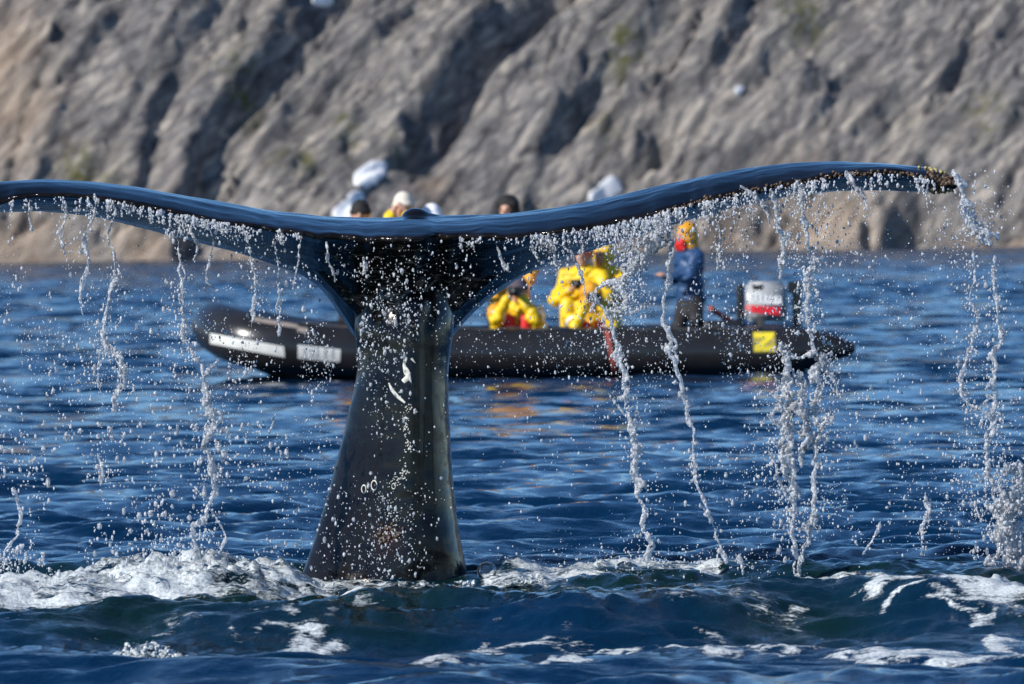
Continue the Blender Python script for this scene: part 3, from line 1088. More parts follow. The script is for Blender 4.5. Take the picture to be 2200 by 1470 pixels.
def scar(points, widths, mat='scar', thick=0.004, label=None, name='scar'):
    """a raised strip lying on the skin along a picture line"""
    pts = np.array(points, float)
    t = np.linspace(0, 1, 14)
    tt = np.linspace(0, 1, len(pts))
    lx, ly, lw = np.interp(t, tt, pts[:, 0]), np.interp(t, tt, pts[:, 1]), np.interp(t, tt, widths)
    dx, dy = np.gradient(lx), np.gradient(ly)
    L = np.hypot(dx, dy)
    nx, ny = -dy / L, dx / L
    v = []
    for i in range(len(t)):
        for k, h in ((-1, 0.0), (-0.5, thick), (0.5, thick), (1, 0.0)):
            p, n = on_whale(lx[i] + nx[i] * k * lw[i], ly[i] + ny[i] * k * lw[i])
            if p is None:
                return
            v.append(p + n * (h + 0.001))
    f = [(i * 4 + j, i * 4 + j + 1, i * 4 + j + 5, i * 4 + j + 4) for i in range(len(t) - 1) for j in range(3)]
    child_mesh(name, poly_mesh(name, v, f), M[mat], whale_empty, label=label)


scar([(869, 757), (872, 770), (868, 785), (874, 800), (884, 822)], [1, 4, 3, 7, 1], label='white torn scar beside the keel')
scar([(880, 800), (876, 812), (866, 820)], [3, 6, 5])
scar([(836, 823), (842, 838), (854, 852), (871, 866)], [1.5, 3.5, 4, 2], label='curved white scratch across the tail stock')
scar([(884, 770), (892, 780)], [3, 1])


def ring_scar(cx, cy, rx, ry, w):
    v, f = [], []
    n = 18
    for i in range(n):
        a = 2 * math.pi * i / n
        for r, h in ((1 - w, 0.0), (1 - w / 2, 0.004), (1, 0.0)):
            p, nn = on_whale(cx + math.cos(a) * rx * r, cy + math.sin(a) * ry * r)
            if p is None:
                return
            v.append(p + nn * (h + 0.001))
    for i in range(n):
        j = (i + 1) % n
        f += [(i * 3, i * 3 + 1, j * 3 + 1, j * 3), (i * 3 + 1, i * 3 + 2, j * 3 + 2, j * 3 + 1)]
    child_mesh('ring_scar', poly_mesh('ring_scar', v, f), M['scar'], whale_empty)


ring_scar(782, 1051, 5.5, 10, 0.3)
ring_scar(804, 1043, 7, 12, 0.28)
ring_scar(846, 1045, 5, 7, 0.35)

rng = np.random.RandomState(21)


def crust(name, spots, mat, n_each, spread, rmin, rmax, label=None):
    c, r = [], []
    for (x, y) in spots:
        for _ in range(n_each):
            p, n = on_whale(x + rng.normal(0, spread[0]), y + rng.normal(0, spread[1]))
            if p is None:
                continue
            c.append(p + n * 0.003)
            r.append(rng.uniform(rmin, rmax))
    if not c:
        return
    v, f = blobs(c, r, ICO1, 0.2, rng)
    child_mesh(name, mesh_np(name, v, f), M[mat], whale_empty, kind='stuff', label=label)


crust('barnacle_crust', [(2008, 366), (2020, 370), (2000, 362), (1992, 360)], 'barnacle', 9, (6, 2), 0.004, 0.010, 'yellow barnacles along the rim of the fluke tip')
crust('barnacle_crust', [(2005, 405), (2020, 409), (2035, 408), (2015, 413)], 'barnacle', 9, (8, 2), 0.004, 0.011, 'olive barnacles under the fluke tip')
crust('skin_crust', [(2035, 392), (2025, 385), (2015, 395), (2000, 385)], 'brownbarn', 16, (9, 6), 0.006, 0.014)
crust('skin_crust', [(830, 1150), (840, 1140), (822, 1155), (850, 1150)], 'brownbarn', 14, (10, 8), 0.004, 0.010, 'rusty crust low on the tail stock')
crust('sloughing_skin', [(878, 880), (872, 905), (870, 925), (880, 955), (876, 965), (872, 1010), (868, 1020), (850, 1030)], 'scar', 16, (5, 9), 0.0015, 0.0045, 'white flecks strung down the keel')
crust('sloughing_skin', [(835, 1090), (845, 1110), (850, 1130), (830, 1085)], 'scar', 14, (14, 14), 0.0015, 0.004)
crust('edge_crust', [(x, float(smooth_interp(TRL, np.array([x]), 40)[0]) + 2) for x in range(1420, 2000, 14)], 'brownbarn', 5, (6, 3), 0.004, 0.009, 'brown crust along the trailing edge')

# ------------------------------------------------------------------ the inflatable boat
DB = 60.9
K = F_PX / DB                                    # pixels for a metre at the near tube


def catmull(p, n=8):
    p = np.asarray(p, float)
    q = np.concatenate([[2 * p[0] - p[1]], p, [2 * p[-1] - p[-2]]])
    out = []
    for i in range(1, len(q) - 2):
        for t in np.linspace(0, 1, n, endpoint=False):
            a, b, c, d = q[i - 1], q[i], q[i + 1], q[i + 2]
            out.append(0.5 * ((2 * b) + (c - a) * t + (2 * a - 5 * b + 4 * c - d) * t * t + (3 * b - a - 3 * c + d) * t ** 3))
    out.append(p[-1])
    return np.array(out)


near_side = [(1838, 750, 6, DB), (1825, 749, 16, DB), (1780, 748, 33, DB), (1730, 750, 46, DB), (1690, 753, 52, DB), (1600, 755, 53, DB), (1400, 757, 53, DB), (1150, 758, 53, DB),
             (900, 758, 54, DB), (750, 755, 56, DB), (660, 749, 58, DB), (590, 741, 60, DB + .02), (535, 730, 60, DB + .12), (495, 717, 59, DB + .36), (474, 706, 57, DB + .68), (467, 702, 56, DB + 1.0)]
pts = np.array([P(x, y, d) for x, y, r, d in near_side])
rad = np.array([r / K for x, y, r, d in near_side])
mid_y = pts[-1, 1]
far_pts = pts[:-1][::-1].copy()
far_pts[:, 1] = 2 * mid_y - far_pts[:, 1]
path = catmull(np.concatenate([np.concatenate([pts, far_pts]), np.concatenate([rad, rad[:-1][::-1]])[:, None]], 1), 7)
BOAT_MID = mid_y
boat_base = np.array([P(1120, 812, DB)[0], mid_y, 0.0])
boat = obj('inflatable_boat', None, label='black inflatable boat carrying a yellow-jacketed party behind the whale tail', cat='boat', loc=tuple(boat_base))
v, f = tube(path[:, :3], path[:, 3], 28)
tube_me = poly_mesh('tube', v, f)
T_BVH = BVHTree.FromPolygons([tuple(p) for p in v], [tuple(dict.fromkeys(q)) for q in f])
tube_o = child_mesh('tube', tube_me, M['rubber'], boat)


def decal(name, quad, mat, parent, nx=10, ny=5, lift=0.006, bvh=T_BVH, label=None):
    """a thin patch glued on a surface; quad = picture corners, clockwise from the upper left"""
    q = np.array(quad, float)
    v = []
    for j in range(ny + 1):
        for i in range(nx + 1):
            a, b = i / nx, j / ny
            p = (q[0] * (1 - a) + q[1] * a) * (1 - b) + (q[3] * (1 - a) + q[2] * a) * b
            loc, nor = ray(bvh, *p)
            if loc is None:
                return None
            if nor.y > 0:
                nor = -nor
            v.append(np.array(loc) + np.array(nor) * lift)
    f = [(j * (nx + 1) + i, (j + 1) * (nx + 1) + i, (j + 1) * (nx + 1) + i + 1, j * (nx + 1) + i + 1) for j in range(ny) for i in range(nx)]
    return child_mesh(name, poly_mesh(name, v, f), M[mat], parent, label=label)


decal('highlight_strip', [(452, 716), (610, 745), (612, 768), (452, 738)], 'pale', boat, label='long pale strip standing for the highlight on the bow')  # sun highlight on the bow tube, put in as a pale patch
decal('name_plate', [(640, 741), (732, 751), (730, 778), (640, 770)], 'pale', boat, label='pale lettered plate beside the bow strip')
for x in (652, 668, 679, 697, 712):                       # worn figures, too blurred to read
    decal('faded_figure', [(x, 747), (x + 5, 748), (x + 5, 770), (x, 769)], 'cowl', boat, 2, 3, 0.009)
decal('wear_strap', [(545, 682), (640, 698), (640, 707), (545, 691)], 'sand', boat)
decal('wear_strap', [(640, 702), (662, 706), (660, 716), (638, 714)], 'sand', boat)
zb = decal('badge', [(1617, 714), (1665, 714), (1667, 757), (1619, 757)], 'olive', boat, 6, 6, label='square badge with a yellow zigzag')
for quad in ([(1619, 716), (1664, 716), (1660, 727), (1620, 727)], [(1646, 727), (1661, 727), (1640, 744), (1622, 744)], [(1621, 744), (1666, 744), (1666, 755), (1621, 755)]):
    decal('zigzag', quad, 'yellowmark', boat, 5, 3, 0.010)
decal('red_strap', [(1298, 712), (1308, 712), (1326, 800), (1316, 802)], 'redstrap', boat, 3, 12, 0.012, label='faded red strap hanging over the tube')

# hull, deck and transom between the tubes
hx0, hx1 = P(500, 790, DB)[0], P(1700, 800, DB)[0]
sec = []
for t in np.linspace(0, 1, 18):
    x = hx0 + (hx1 - hx0) * t
    rise = 0.42 * (1 - min(1, t / 0.30)) ** 2
    w = 0.98 * min(1, 0.25 + (t / 0.18) * 0.75)
    zc = -0.12 + rise
    sec.append([(x, mid_y - w, 0.10 + rise * .8), (x, mid_y - w * 0.8, zc + 0.04), (x, mid_y, zc - 0.12), (x, mid_y + w * .8, zc + 0.04), (x, mid_y + w, 0.10 + rise * .8), (x, mid_y + w, 0.20 + rise * .8), (x, mid_y - w, 0.20 + rise * .8)])
v = np.array(sec).reshape(-1, 3)
f = [(i * 7 + j, i * 7 + (j + 1) % 7, (i + 1) * 7 + (j + 1) % 7, (i + 1) * 7 + j) for i in range(17) for j in range(7)] + [tuple(range(7)), tuple(range(17 * 7, 18 * 7))[::-1]]
child_mesh('hull', poly_mesh('hull', v, f, False), M['deck'], boat)
xt = P(1640, 750, DB)[0]
child_mesh('transom', box_mesh('transom', (xt, mid_y, 0.33), (0.06, 1.5, 0.5), 0.01), M['deck'], boat)
xs_ = P(1350, 750, DB)[0]
child_mesh('thwart', box_mesh('thwart', (xs_, mid_y, 0.42), (0.34, 1.4, 0.06), 0.015), M['deck'], boat)
xs_ = P(1560, 750, DB)[0]
child_mesh('fuel_tank', box_mesh('fuel_tank', (xs_, mid_y - 0.2, 0.36), (0.42, 0.5, 0.34), 0.05), M['blackplastic'], boat)
xs_ = P(690, 700, DB)[0]
child_mesh('bow_bag', box_mesh('bow_bag', (xs_, mid_y - 0.25, 0.48), (0.75, 0.6, 0.22), 0.08), M['blackplastic'], boat)
# rope looped along the tube top
rope = []
for i, x in enumerate(np.arange(560, 1640, 6)):
    y = np.interp(x, [560, 660, 760, 900, 1640], [683, 694, 700, 704, 703]) + 5 * abs(math.sin((x - 560) / 108 * math.pi))
    d = DB - 0.10
    rope.append(P(x, y, d))
v, f = tube(rope, 0.012, 6)
child_mesh('grab_rope', poly_mesh('grab_rope', v, f), M['strake'], boat)
# carrying handles on the bow
for (x, y) in ((556, 688), (574, 690)):
    a = np.linspace(0, math.pi, 9)
    hp = [P(x + 12 * math.cos(t), y - 10 * math.sin(t) + 3, DB - .02) for t in a]
    v, f = tube(hp, 0.016, 6)
    child_mesh('handle', poly_mesh('handle', v, f), M['sand'], boat)

# outboard motor
DM = DB + 0.95
cx = P(1645, 648, DM)


def cowl_mesh():
    import bmesh
    bm = bmesh.new()
    bmesh.ops.create_cube(bm, size=1.0)
    bmesh.ops.scale(bm, vec=(0.43, 0.36, 0.40), verts=bm.verts)
    for vv in bm.verts:
        if vv.co.z > 0:
            vv.co.y *= 0.8
            vv.co.x = vv.co.x * 0.97
    bmesh.ops.bevel(bm, geom=bm.edges[:], offset=0.035, segments=4, affect='EDGES')
    bmesh.ops.rotate(bm, verts=bm.verts, matrix=Matrix.Rotation(math.radians(2), 3, 'Y'))
    bmesh.ops.translate(bm, vec=cx, verts=bm.verts)
    me = bpy.data.meshes.new('outboard_motor')
    bm.to_mesh(me)
    bm.free()
    for p in me.polygons:
        p.use_smooth = True
    return me


cm = cowl_mesh()
C_BVH = BVHTree.FromPolygons([tuple(x.co) for x in cm.vertices], [tuple(p.vertices) for p in cm.polygons])
motor = child_mesh('outboard_motor', cm, M['cowl'], boat, label='grey outboard motor with a red stripe')
decal('red_stripe', [(1603, 655), (1686, 661), (1686, 679), (1603, 670)], 'red', motor, 8, 3, 0.006, C_BVH)
decal('white_band', [(1606, 630), (1678, 637), (1680, 655), (1606, 650)], 'cowlwhite', motor, 8, 3, 0.006, C_BVH)
for x in (1616, 1626, 1637, 1648, 1658, 1669):            # lettering, too blurred to read
    decal('letter_gap', [(x, 632), (x + 3, 632), (x + 3, 648), (x, 648)], 'cowl', motor, 1, 2, 0.010, C_BVH)
decal('vent', [(1614, 611), (1640, 611), (1638, 622), (1618, 622)], 'blackplastic', motor, 6, 3, 0.006, C_BVH)
leg = join([(np.array([v_.co[:] for v_ in m.vertices]), np.array([p.vertices[:] for p in m.polygons if len(p.vertices) == 4])) for m in
            (box_mesh('a', P(1650, 722, DM), (0.34, 0.26, 0.16), 0.0), box_mesh('b', P(1655, 780, DM), (0.16, 0.12, 0.5), 0.0), box_mesh('c', P(1660, 842, DM), (0.38, 0.10, 0.08), 0.0))])
child_mesh('motor_leg', mesh_np('motor_leg', *leg, smooth=False), M['blackplastic'], motor)
post = join([(np.array([v_.co[:] for v_ in m.vertices]), np.array([p.vertices[:] for p in m.polygons if len(p.vertices) == 4])) for m in
             (box_mesh('a', P(1712, 655, DM), (0.09, 0.14, 0.46), 0.0), box_mesh('b', P(1706, 618, DM), (0.12, 0.2, 0.12), 0.0))])
child_mesh('tow_post', mesh_np('tow_post', *post, smooth=False), M['blackplastic'], boat)
child_mesh('front_guard', box_mesh('front_guard', P(1590, 650, DM), (0.07, 0.25, 0.36), 0.02), M['blackplastic'], motor)
v, f = tube(catmull([P(1600, 700, DM), P(1570, 690, DM - .1), P(1540, 672, DM - .2), P(1526, 662, DM - .25)]), 0.03, 8)
child_mesh('tiller', poly_mesh('tiller', v, f), M['redstrap'], motor)

# ------------------------------------------------------------------ the people
def ik(a, b, l1, l2, pole):
    """joint between a and b for two limbs of given length, bent towards pole"""
    a, b, pole = (np.asarray(x, float) for x in (a, b, pole))
    d = b - a
    L = np.linalg.norm(d)
    if L > (l1 + l2) * 0.995:
        b = a + d / L * (l1 + l2) * 0.995
        d = b - a
        L = np.linalg.norm(d)
    u = d / L
    x = (l1 * l1 - l2 * l2 + L * L) / (2 * L)
    h = math.sqrt(max(1e-6, l1 * l1 - x * x))
    p = pole - u * (pole @ u)
    p = p / (np.linalg.norm(p) + 1e-9)
    return a + u * x + p * h, b


def person(label, head, yaw, pose, jacket, trousers, hat, hands='camera', size=1.0, hatmat='black', lean=0.0, tape=False, vest=False, mask=None):
    """head = world place of the head centre; yaw 0 faces the camera, 90 faces the bow"""
    h = np.asarray(head, float)
    ya = math.radians(yaw)
    fw = np.array([-math.sin(ya), -math.cos(ya), 0.0])
    rt = np.array([-fw[1], fw[0], 0.0]) * -1.0
    up = np.array([0, 0, 1.0])
    FLOOR = 0.21

    def at(r, f_, u, o=h):
        return o + (rt * r + fw * f_ + up * u) * size
    neck = at(0, -0.03 - lean * .2, -0.15)
    chest = at(0, -0.06 - lean * .45, -0.34)
    belly = at(0, -0.06 - lean * .75, -0.54)
    pelvis = at(0, -0.06 - lean, -0.70)
    body_c, body_r, jk_c, jk_r, tr_c, tr_r = [], [], [], [], [], []

    def add(lc, lr, p, r, step=0.45):
        c, rr = chain(p, np.array(r) * size, step)
        lc.append(c)
        lr.append(rr)
    # head: skull, jaw, nose, ears, lips, brow
    add(body_c, body_r, [at(0, -.015, .03), at(0, .0, .0)], [.098, .09])
    add(body_c, body_r, [at(0, .02, -.03), at(0, .035, -.075)], [.074, .052])
    add(body_c, body_r, [at(0, .088, .012), at(0, .112, -.022)], [.010, .016])
    add(body_c, body_r, [at(-.03, .082, .03), at(.03, .082, .03)], [.016, .016])
    add(body_c, body_r, [at(-.02, .085, -.06), at(.02, .085, -.06)], [.010, .010])
    for s in (-1, 1):
        add(body_c, body_r, [at(.092 * s, -.01, .01), at(.094 * s, -.01, -.025)], [.020, .014])
    add(body_c, body_r, [at(0, -.01, -.06), neck], [.058, .062])
    add(body_c, body_r, [neck, chest, belly, pelvis], [.07, .125, .12, .13])
    add(jk_c, jk_r, [at(0, -.03, -.155), at(0, -.05 - lean * .3, -.22), chest, belly, pelvis], [.078, .12, .150, .145, .155])
    sh = {s: at(.175 * s, -.05 - lean * .3, -.235) for s in (-1, 1)}
    for s in (-1, 1):
        add(jk_c, jk_r, [at(.02 * s, -.04, -.20), sh[s]], [.10, .095])
        add(jk_c, jk_r, [at(.06 * s, -.06 - lean * .45, -.36), at(.07 * s, -.06 - lean * .75, -.54), at(.07 * s, -.06 - lean, -.72)], [.12, .115, .13])
        if hands == 'camera':
            wr = at(.075 * s, .20, -.06)
            pole = rt * s * .55 - up + fw * .25
        elif hands == 'chest':
            wr = at(.08 * s, .24 - lean * .3, -.36)
            pole = rt * s * .8 - up * .8
        elif hands == 'reach':
            wr = at(.16 * s, .36 if s < 0 else .1, -.44 if s < 0 else -.50)
            pole = rt * s * .4 - up
        else:
            wr = at(.24 * s, .03, -.76)
            pole = rt * s - fw * .4
        el, wr = ik(sh[s], wr, .30 * size, .26 * size, pole)
        add(body_c, body_r, [sh[s], el, wr], [.052, .042, .030])
        add(jk_c, jk_r, [sh[s], el, el + (wr - el) * .92], [.084, .066, .052])
        hd = (wr - el) / (np.linalg.norm(wr - el) + 1e-9)
        side = np.cross(hd, up)
        side = side / (np.linalg.norm(side) + 1e-9)
        palm = wr + hd * .055 * size
        add(body_c, body_r, [wr, palm], [.030, .034])
        curl = -rt * s * .6 + (up * .3 if hands == 'camera' else -up * .3)
        for kf, (off, ln) in enumerate(((-.030, .060), (-.010, .072), (.010, .068), (.029, .052))):
            k0 = palm + side * off * size + hd * .02 * size
            k1 = k0 + (hd * .8 + curl * .35) * ln * .5 * size
            k2 = k1 + (hd * .4 + curl * .8) * ln * .5 * size
            add(body_c, body_r, [k0, k1, k2], [.0105, .0098, .0085], 0.8)
        th0 = wr + side * -.028 * size + hd * .02 * size
        th1 = th0 + (-side * .6 + hd * .5 + curl * .4) * .045 * size
        add(body_c, body_r, [th0, th1, th1 + (hd * .7 + curl * .5) * .028 * size], [.013, .0115, .0095], 0.8)
        if tape:
            a, b = sh[s] + (el - sh[s]) * .48, sh[s] + (el - sh[s]) * .85
            tv, tf = tube([a, (a + b) / 2, b], np.array([.088, .084, .080]) * size, 14, cap=False)
            person.tapes.append((tv, tf))
        hip = at(.095 * s, -.06 - lean, -.74)
        if pose == 'stand':
            ank = np.array([hip[0], hip[1], FLOOR + .08]) + rt * s * .05
            kn, ank = ik(hip, ank, .43 * size, .43 * size, np.array([0, -1.0, 0]) + fw * .15 + rt * s * .2)
        elif pose == 'sit':
            ank = hip + fw * .42 * size
            ank[2] = FLOOR + .08
            kn, ank = ik(hip, ank, .43 * size, .43 * size, fw + up)
        else:                                                  # seated on the boards with knees drawn up
            ank = hip + fw * .40 * size + rt * s * .08
            ank[2] = FLOOR + .08
            kn, ank = ik(hip, ank, .40 * size, .40 * size, up + rt * s * .3)
        add(body_c, body_r, [hip, kn, ank], [.085, .058, .042])
        add(body_c, body_r, [ank, ank + fw * .13 * size - up * .035], [.045, .038])
        add(tr_c, tr_r, [pelvis, hip, kn, ank + (kn - ank) * .1], [.15, .112, .086, .072])
    bv, bf = blobs(np.concatenate(body_c), np.concatenate(body_r), ICO2)
    root = obj('person', None, label=label, cat='person', group='people in the inflatable boat', loc=(h[0], h[1], FLOOR))
    child_mesh('body', remesh('body', bv, bf, 0.0145 * size, 1), M['skin'], root)
    v, f = blobs(np.concatenate(tr_c), np.concatenate(tr_r), ICO2)
    child_mesh('trousers', remesh('trousers', v, f, 0.026, 3), M[trousers], root)
    v, f = blobs(np.concatenate(jk_c), np.concatenate(jk_r), ICO2)
    me = remesh('jacket', v, f, 0.018, 2)
    co, no = coords(me), normals(me)
    set_coords(me, co + no * (0.030 * (np.abs(fbm(co[:, 0] / .13, co[:, 1] / .13, co[:, 2] / .075, seed=int(h[0] * 100) % 97, octaves=3)) - 0.3))[:, None])
    jo = child_mesh('jacket', me, M[jacket], root)
    for tv, tf in person.tapes:
        child_mesh('reflective_tape', poly_mesh('reflective_tape', tv, tf), M['white'], jo)
    person.tapes.clear()
    for s in (-1, 1):
        v, f = blobs([at(.034 * s, .086, .008)], np.array([.011]) * size, ICO2)
        child_mesh('eye', mesh_np('eye', v, f), M['eye'], root)
    c, r = [], []
    if hat == 'hood':
        add(c, r, [at(0, -.035, .05), at(0, -.04, -.02), at(0, -.05, -.12)], [.122, .125, .115])
        add(c, r, [at(-.07, .02, .06), at(0, .035, .10), at(.07, .02, .06)], [.05, .045, .05])
        name = 'hood'
    elif hat == 'brim':
        add(c, r, [at(0, -.02, .05), at(0, -.02, .085)], [.108, .085])
        for a in np.linspace(0, 2 * math.pi, 20):
            c.append(np.array([at(.135 * math.cos(a), -.015 + .145 * math.sin(a), .045)]))
            r.append(np.array([.028]) * size)
        name = 'hat'
    elif hat == 'hair':
        add(c, r, [at(0, -.04, .055), at(0, -.055, -.02), at(0, -.06, -.10)], [.106, .10, .085])
        name = 'hair'
    else:
        add(c, r, [at(0, -.025, .045), at(0, -.02, .07)], [.112, .10])
        for a in np.linspace(0, 2 * math.pi, 18):
            c.append(np.array([at(.098 * math.cos(a), -.018 + .102 * math.sin(a), .03)]))
            r.append(np.array([.024]) * size)
        name = 'hat'
    v, f = blobs(np.concatenate(c), np.concatenate(r), ICO2)
    child_mesh(name, remesh(name, v, f, 0.014, 2), M[hatmat], root)
    if mask:
        c, r = chain([at(-.05, .07, -.07), at(0, .085, -.085), at(.05, .07, -.07), at(.05, .05, -.13), at(-.05, .05, -.13)], np.array([.05] * 5) * size)
        v, f = blobs(c, r, ICO2)
        child_mesh('face_scarf', remesh('face_scarf', v, f, 0.014, 2), M[mask], root)
    if vest:
        c, r = chain([at(-.08, .10 - lean * .4, -.28), at(-.08, .11 - lean * .6, -.52)], np.array([.062, .062]) * size)
        c2, r2 = chain([at(.08, .10 - lean * .4, -.28), at(.08, .11 - lean * .6, -.52)], np.array([.062, .062]) * size)
        v, f = blobs(np.concatenate([c, c2]), np.concatenate([r, r2]), ICO2)
        child_mesh('life_vest', remesh('life_vest', v, f, 0.02, 2), M['redcloth'], root)
    return at


person.tapes = []
DP = DB + 1.0
person('person in an olive yellow jacket and dark cap facing the camera behind the fluke root', P(774, 462, DP), 5, 'stand', 'amber', 'dark', 'cap', 'chest', 0.98, 'black')
person('person in a cream wool hat standing behind the knob of the flukes', P(866, 446, DP + .1), 12, 'stand', 'yellow', 'dark', 'cap', 'camera', 1.0, 'cream')
person('person with only a white hat top showing over the fluke', P(928, 470, DP + .3), 0, 'stand', 'yellow', 'dark', 'cap', 'chest', 0.97, 'white')
person('tall person in amber jacket and black hat standing over the crouched photographer', P(1090, 452, DP + .7), 20, 'stand', 'amber', 'amber', 'hood', 'down', 1.0, 'black')
at_e = person('crouched photographer in yellow with white sleeve tape and dusky hat', P(1112, 626, DP - .55), 8, 'floor', 'yellow', 'yellow', 'cap', 'camera', 1.0, 'purple', 0.05, True, True)
at_f = person('person in bright yellow suit with orange cap holding a black camera', P(1252, 548, DP + .55), 15, 'sit', 'yellow', 'yellow', 'cap', 'chest', 1.0, 'orange', 0.0)
at_g = person('person in yellow hood holding a pale bag beside the orange capped one', P(1293, 549, DP + .8), 30, 'sit', 'yellow', 'yellow', 'hood', 'chest', 0.95, 'yellow', 0.0)
at_h = person('person in yellow with white sleeve tape crouched behind the splash', P(1270, 640, DP - .5), -6, 'floor', 'yellow', 'yellow', 'hood', 'camera', 1.0, 'amber', 0.05, True, True)
person('boat driver in blue jacket, amber hood and red face scarf by the motor', P(1472, 508, DP), 62, 'stand', 'blue', 'dark', 'hood', 'reach', 0.90, 'amber', 0.0, mask='redcloth')


def photo_camera(at, f_, u, label):
    c = at(0, f_, u)
    d = np.array([0.0, -1.0, 0.0])
    o = obj('photo_camera', None, label=label, cat='camera', loc=tuple(c))
    child_mesh('camera_body', box_mesh('camera_body', tuple(c), (0.14, 0.07, 0.10), 0.015), M['blackplastic'], o)
    v, f = tube([c + d * .03, c + d * .07, c + d * .12, c + d * .20], [.034, .036, .040, .042], 16)
    child_mesh('lens', poly_mesh('lens', v, f), M['blackplastic'], o)


photo_camera(at_e, .20, .0, 'black camera held to the eye of the crouched photographer')
photo_camera(at_f, .24, -.30, 'black camera held at the chest of the orange capped person')
photo_camera(at_h, .20, .0, 'black camera held up by the person crouched behind the splash')
c = at_g(0.0, .27, -.40)
me = box_mesh('dry_bag', tuple(c), (0.30, 0.12, 0.16), 0.05, seg=4)
bag = obj('dry_bag', None, label='pale grey bag on the lap of the yellow hooded person', cat='bag', loc=tuple(c - np.array([0, 0, .08])))
child_mesh('pouch', me, M['cowlwhite'], bag)
child_mesh('roll_top', box_mesh('roll_top', tuple(c + np.array([0, 0, .09])), (0.26, 0.06, 0.05), 0.02), M['cowl'], bag)

# ------------------------------------------------------------------ water falling from the flukes
DS = D0 - 0.50
PXM = DS / F_PX                                  # metres for a picture pixel at the streams


def split_islands(me):
    """(largest connected piece, everything else) of a mesh as vertex and face lists"""
    v = coords(me)
    n = len(v)
    f = np.empty(len(me.loops), np.int32)
    me.loops.foreach_get('vertex_index', f)
    f = f.reshape(-1, 4) if len(me.loops) == 4 * len(me.polygons) else None
    lab = np.arange(n)
    e = np.concatenate([f[:, [0, 1]], f[:, [1, 2]], f[:, [2, 3]]])
    for _ in range(400):
        m = np.minimum(lab[e[:, 0]], lab[e[:, 1]])
        new = lab.copy()
        np.minimum.at(new, e[:, 0], m)
        np.minimum.at(new, e[:, 1], m)
        new = new[new]
        if (new == lab).all():
            break
        lab = new
    ids, cnt = np.unique(lab, return_counts=True)
    big = ids[np.argmax(cnt)]
    out = []
    for sel in (lab == big, lab != big):
        idx = np.cumsum(sel) - 1
        out.append((v[sel], idx[f[sel[f[:, 0]]]]))
    return out


STRAYS = []


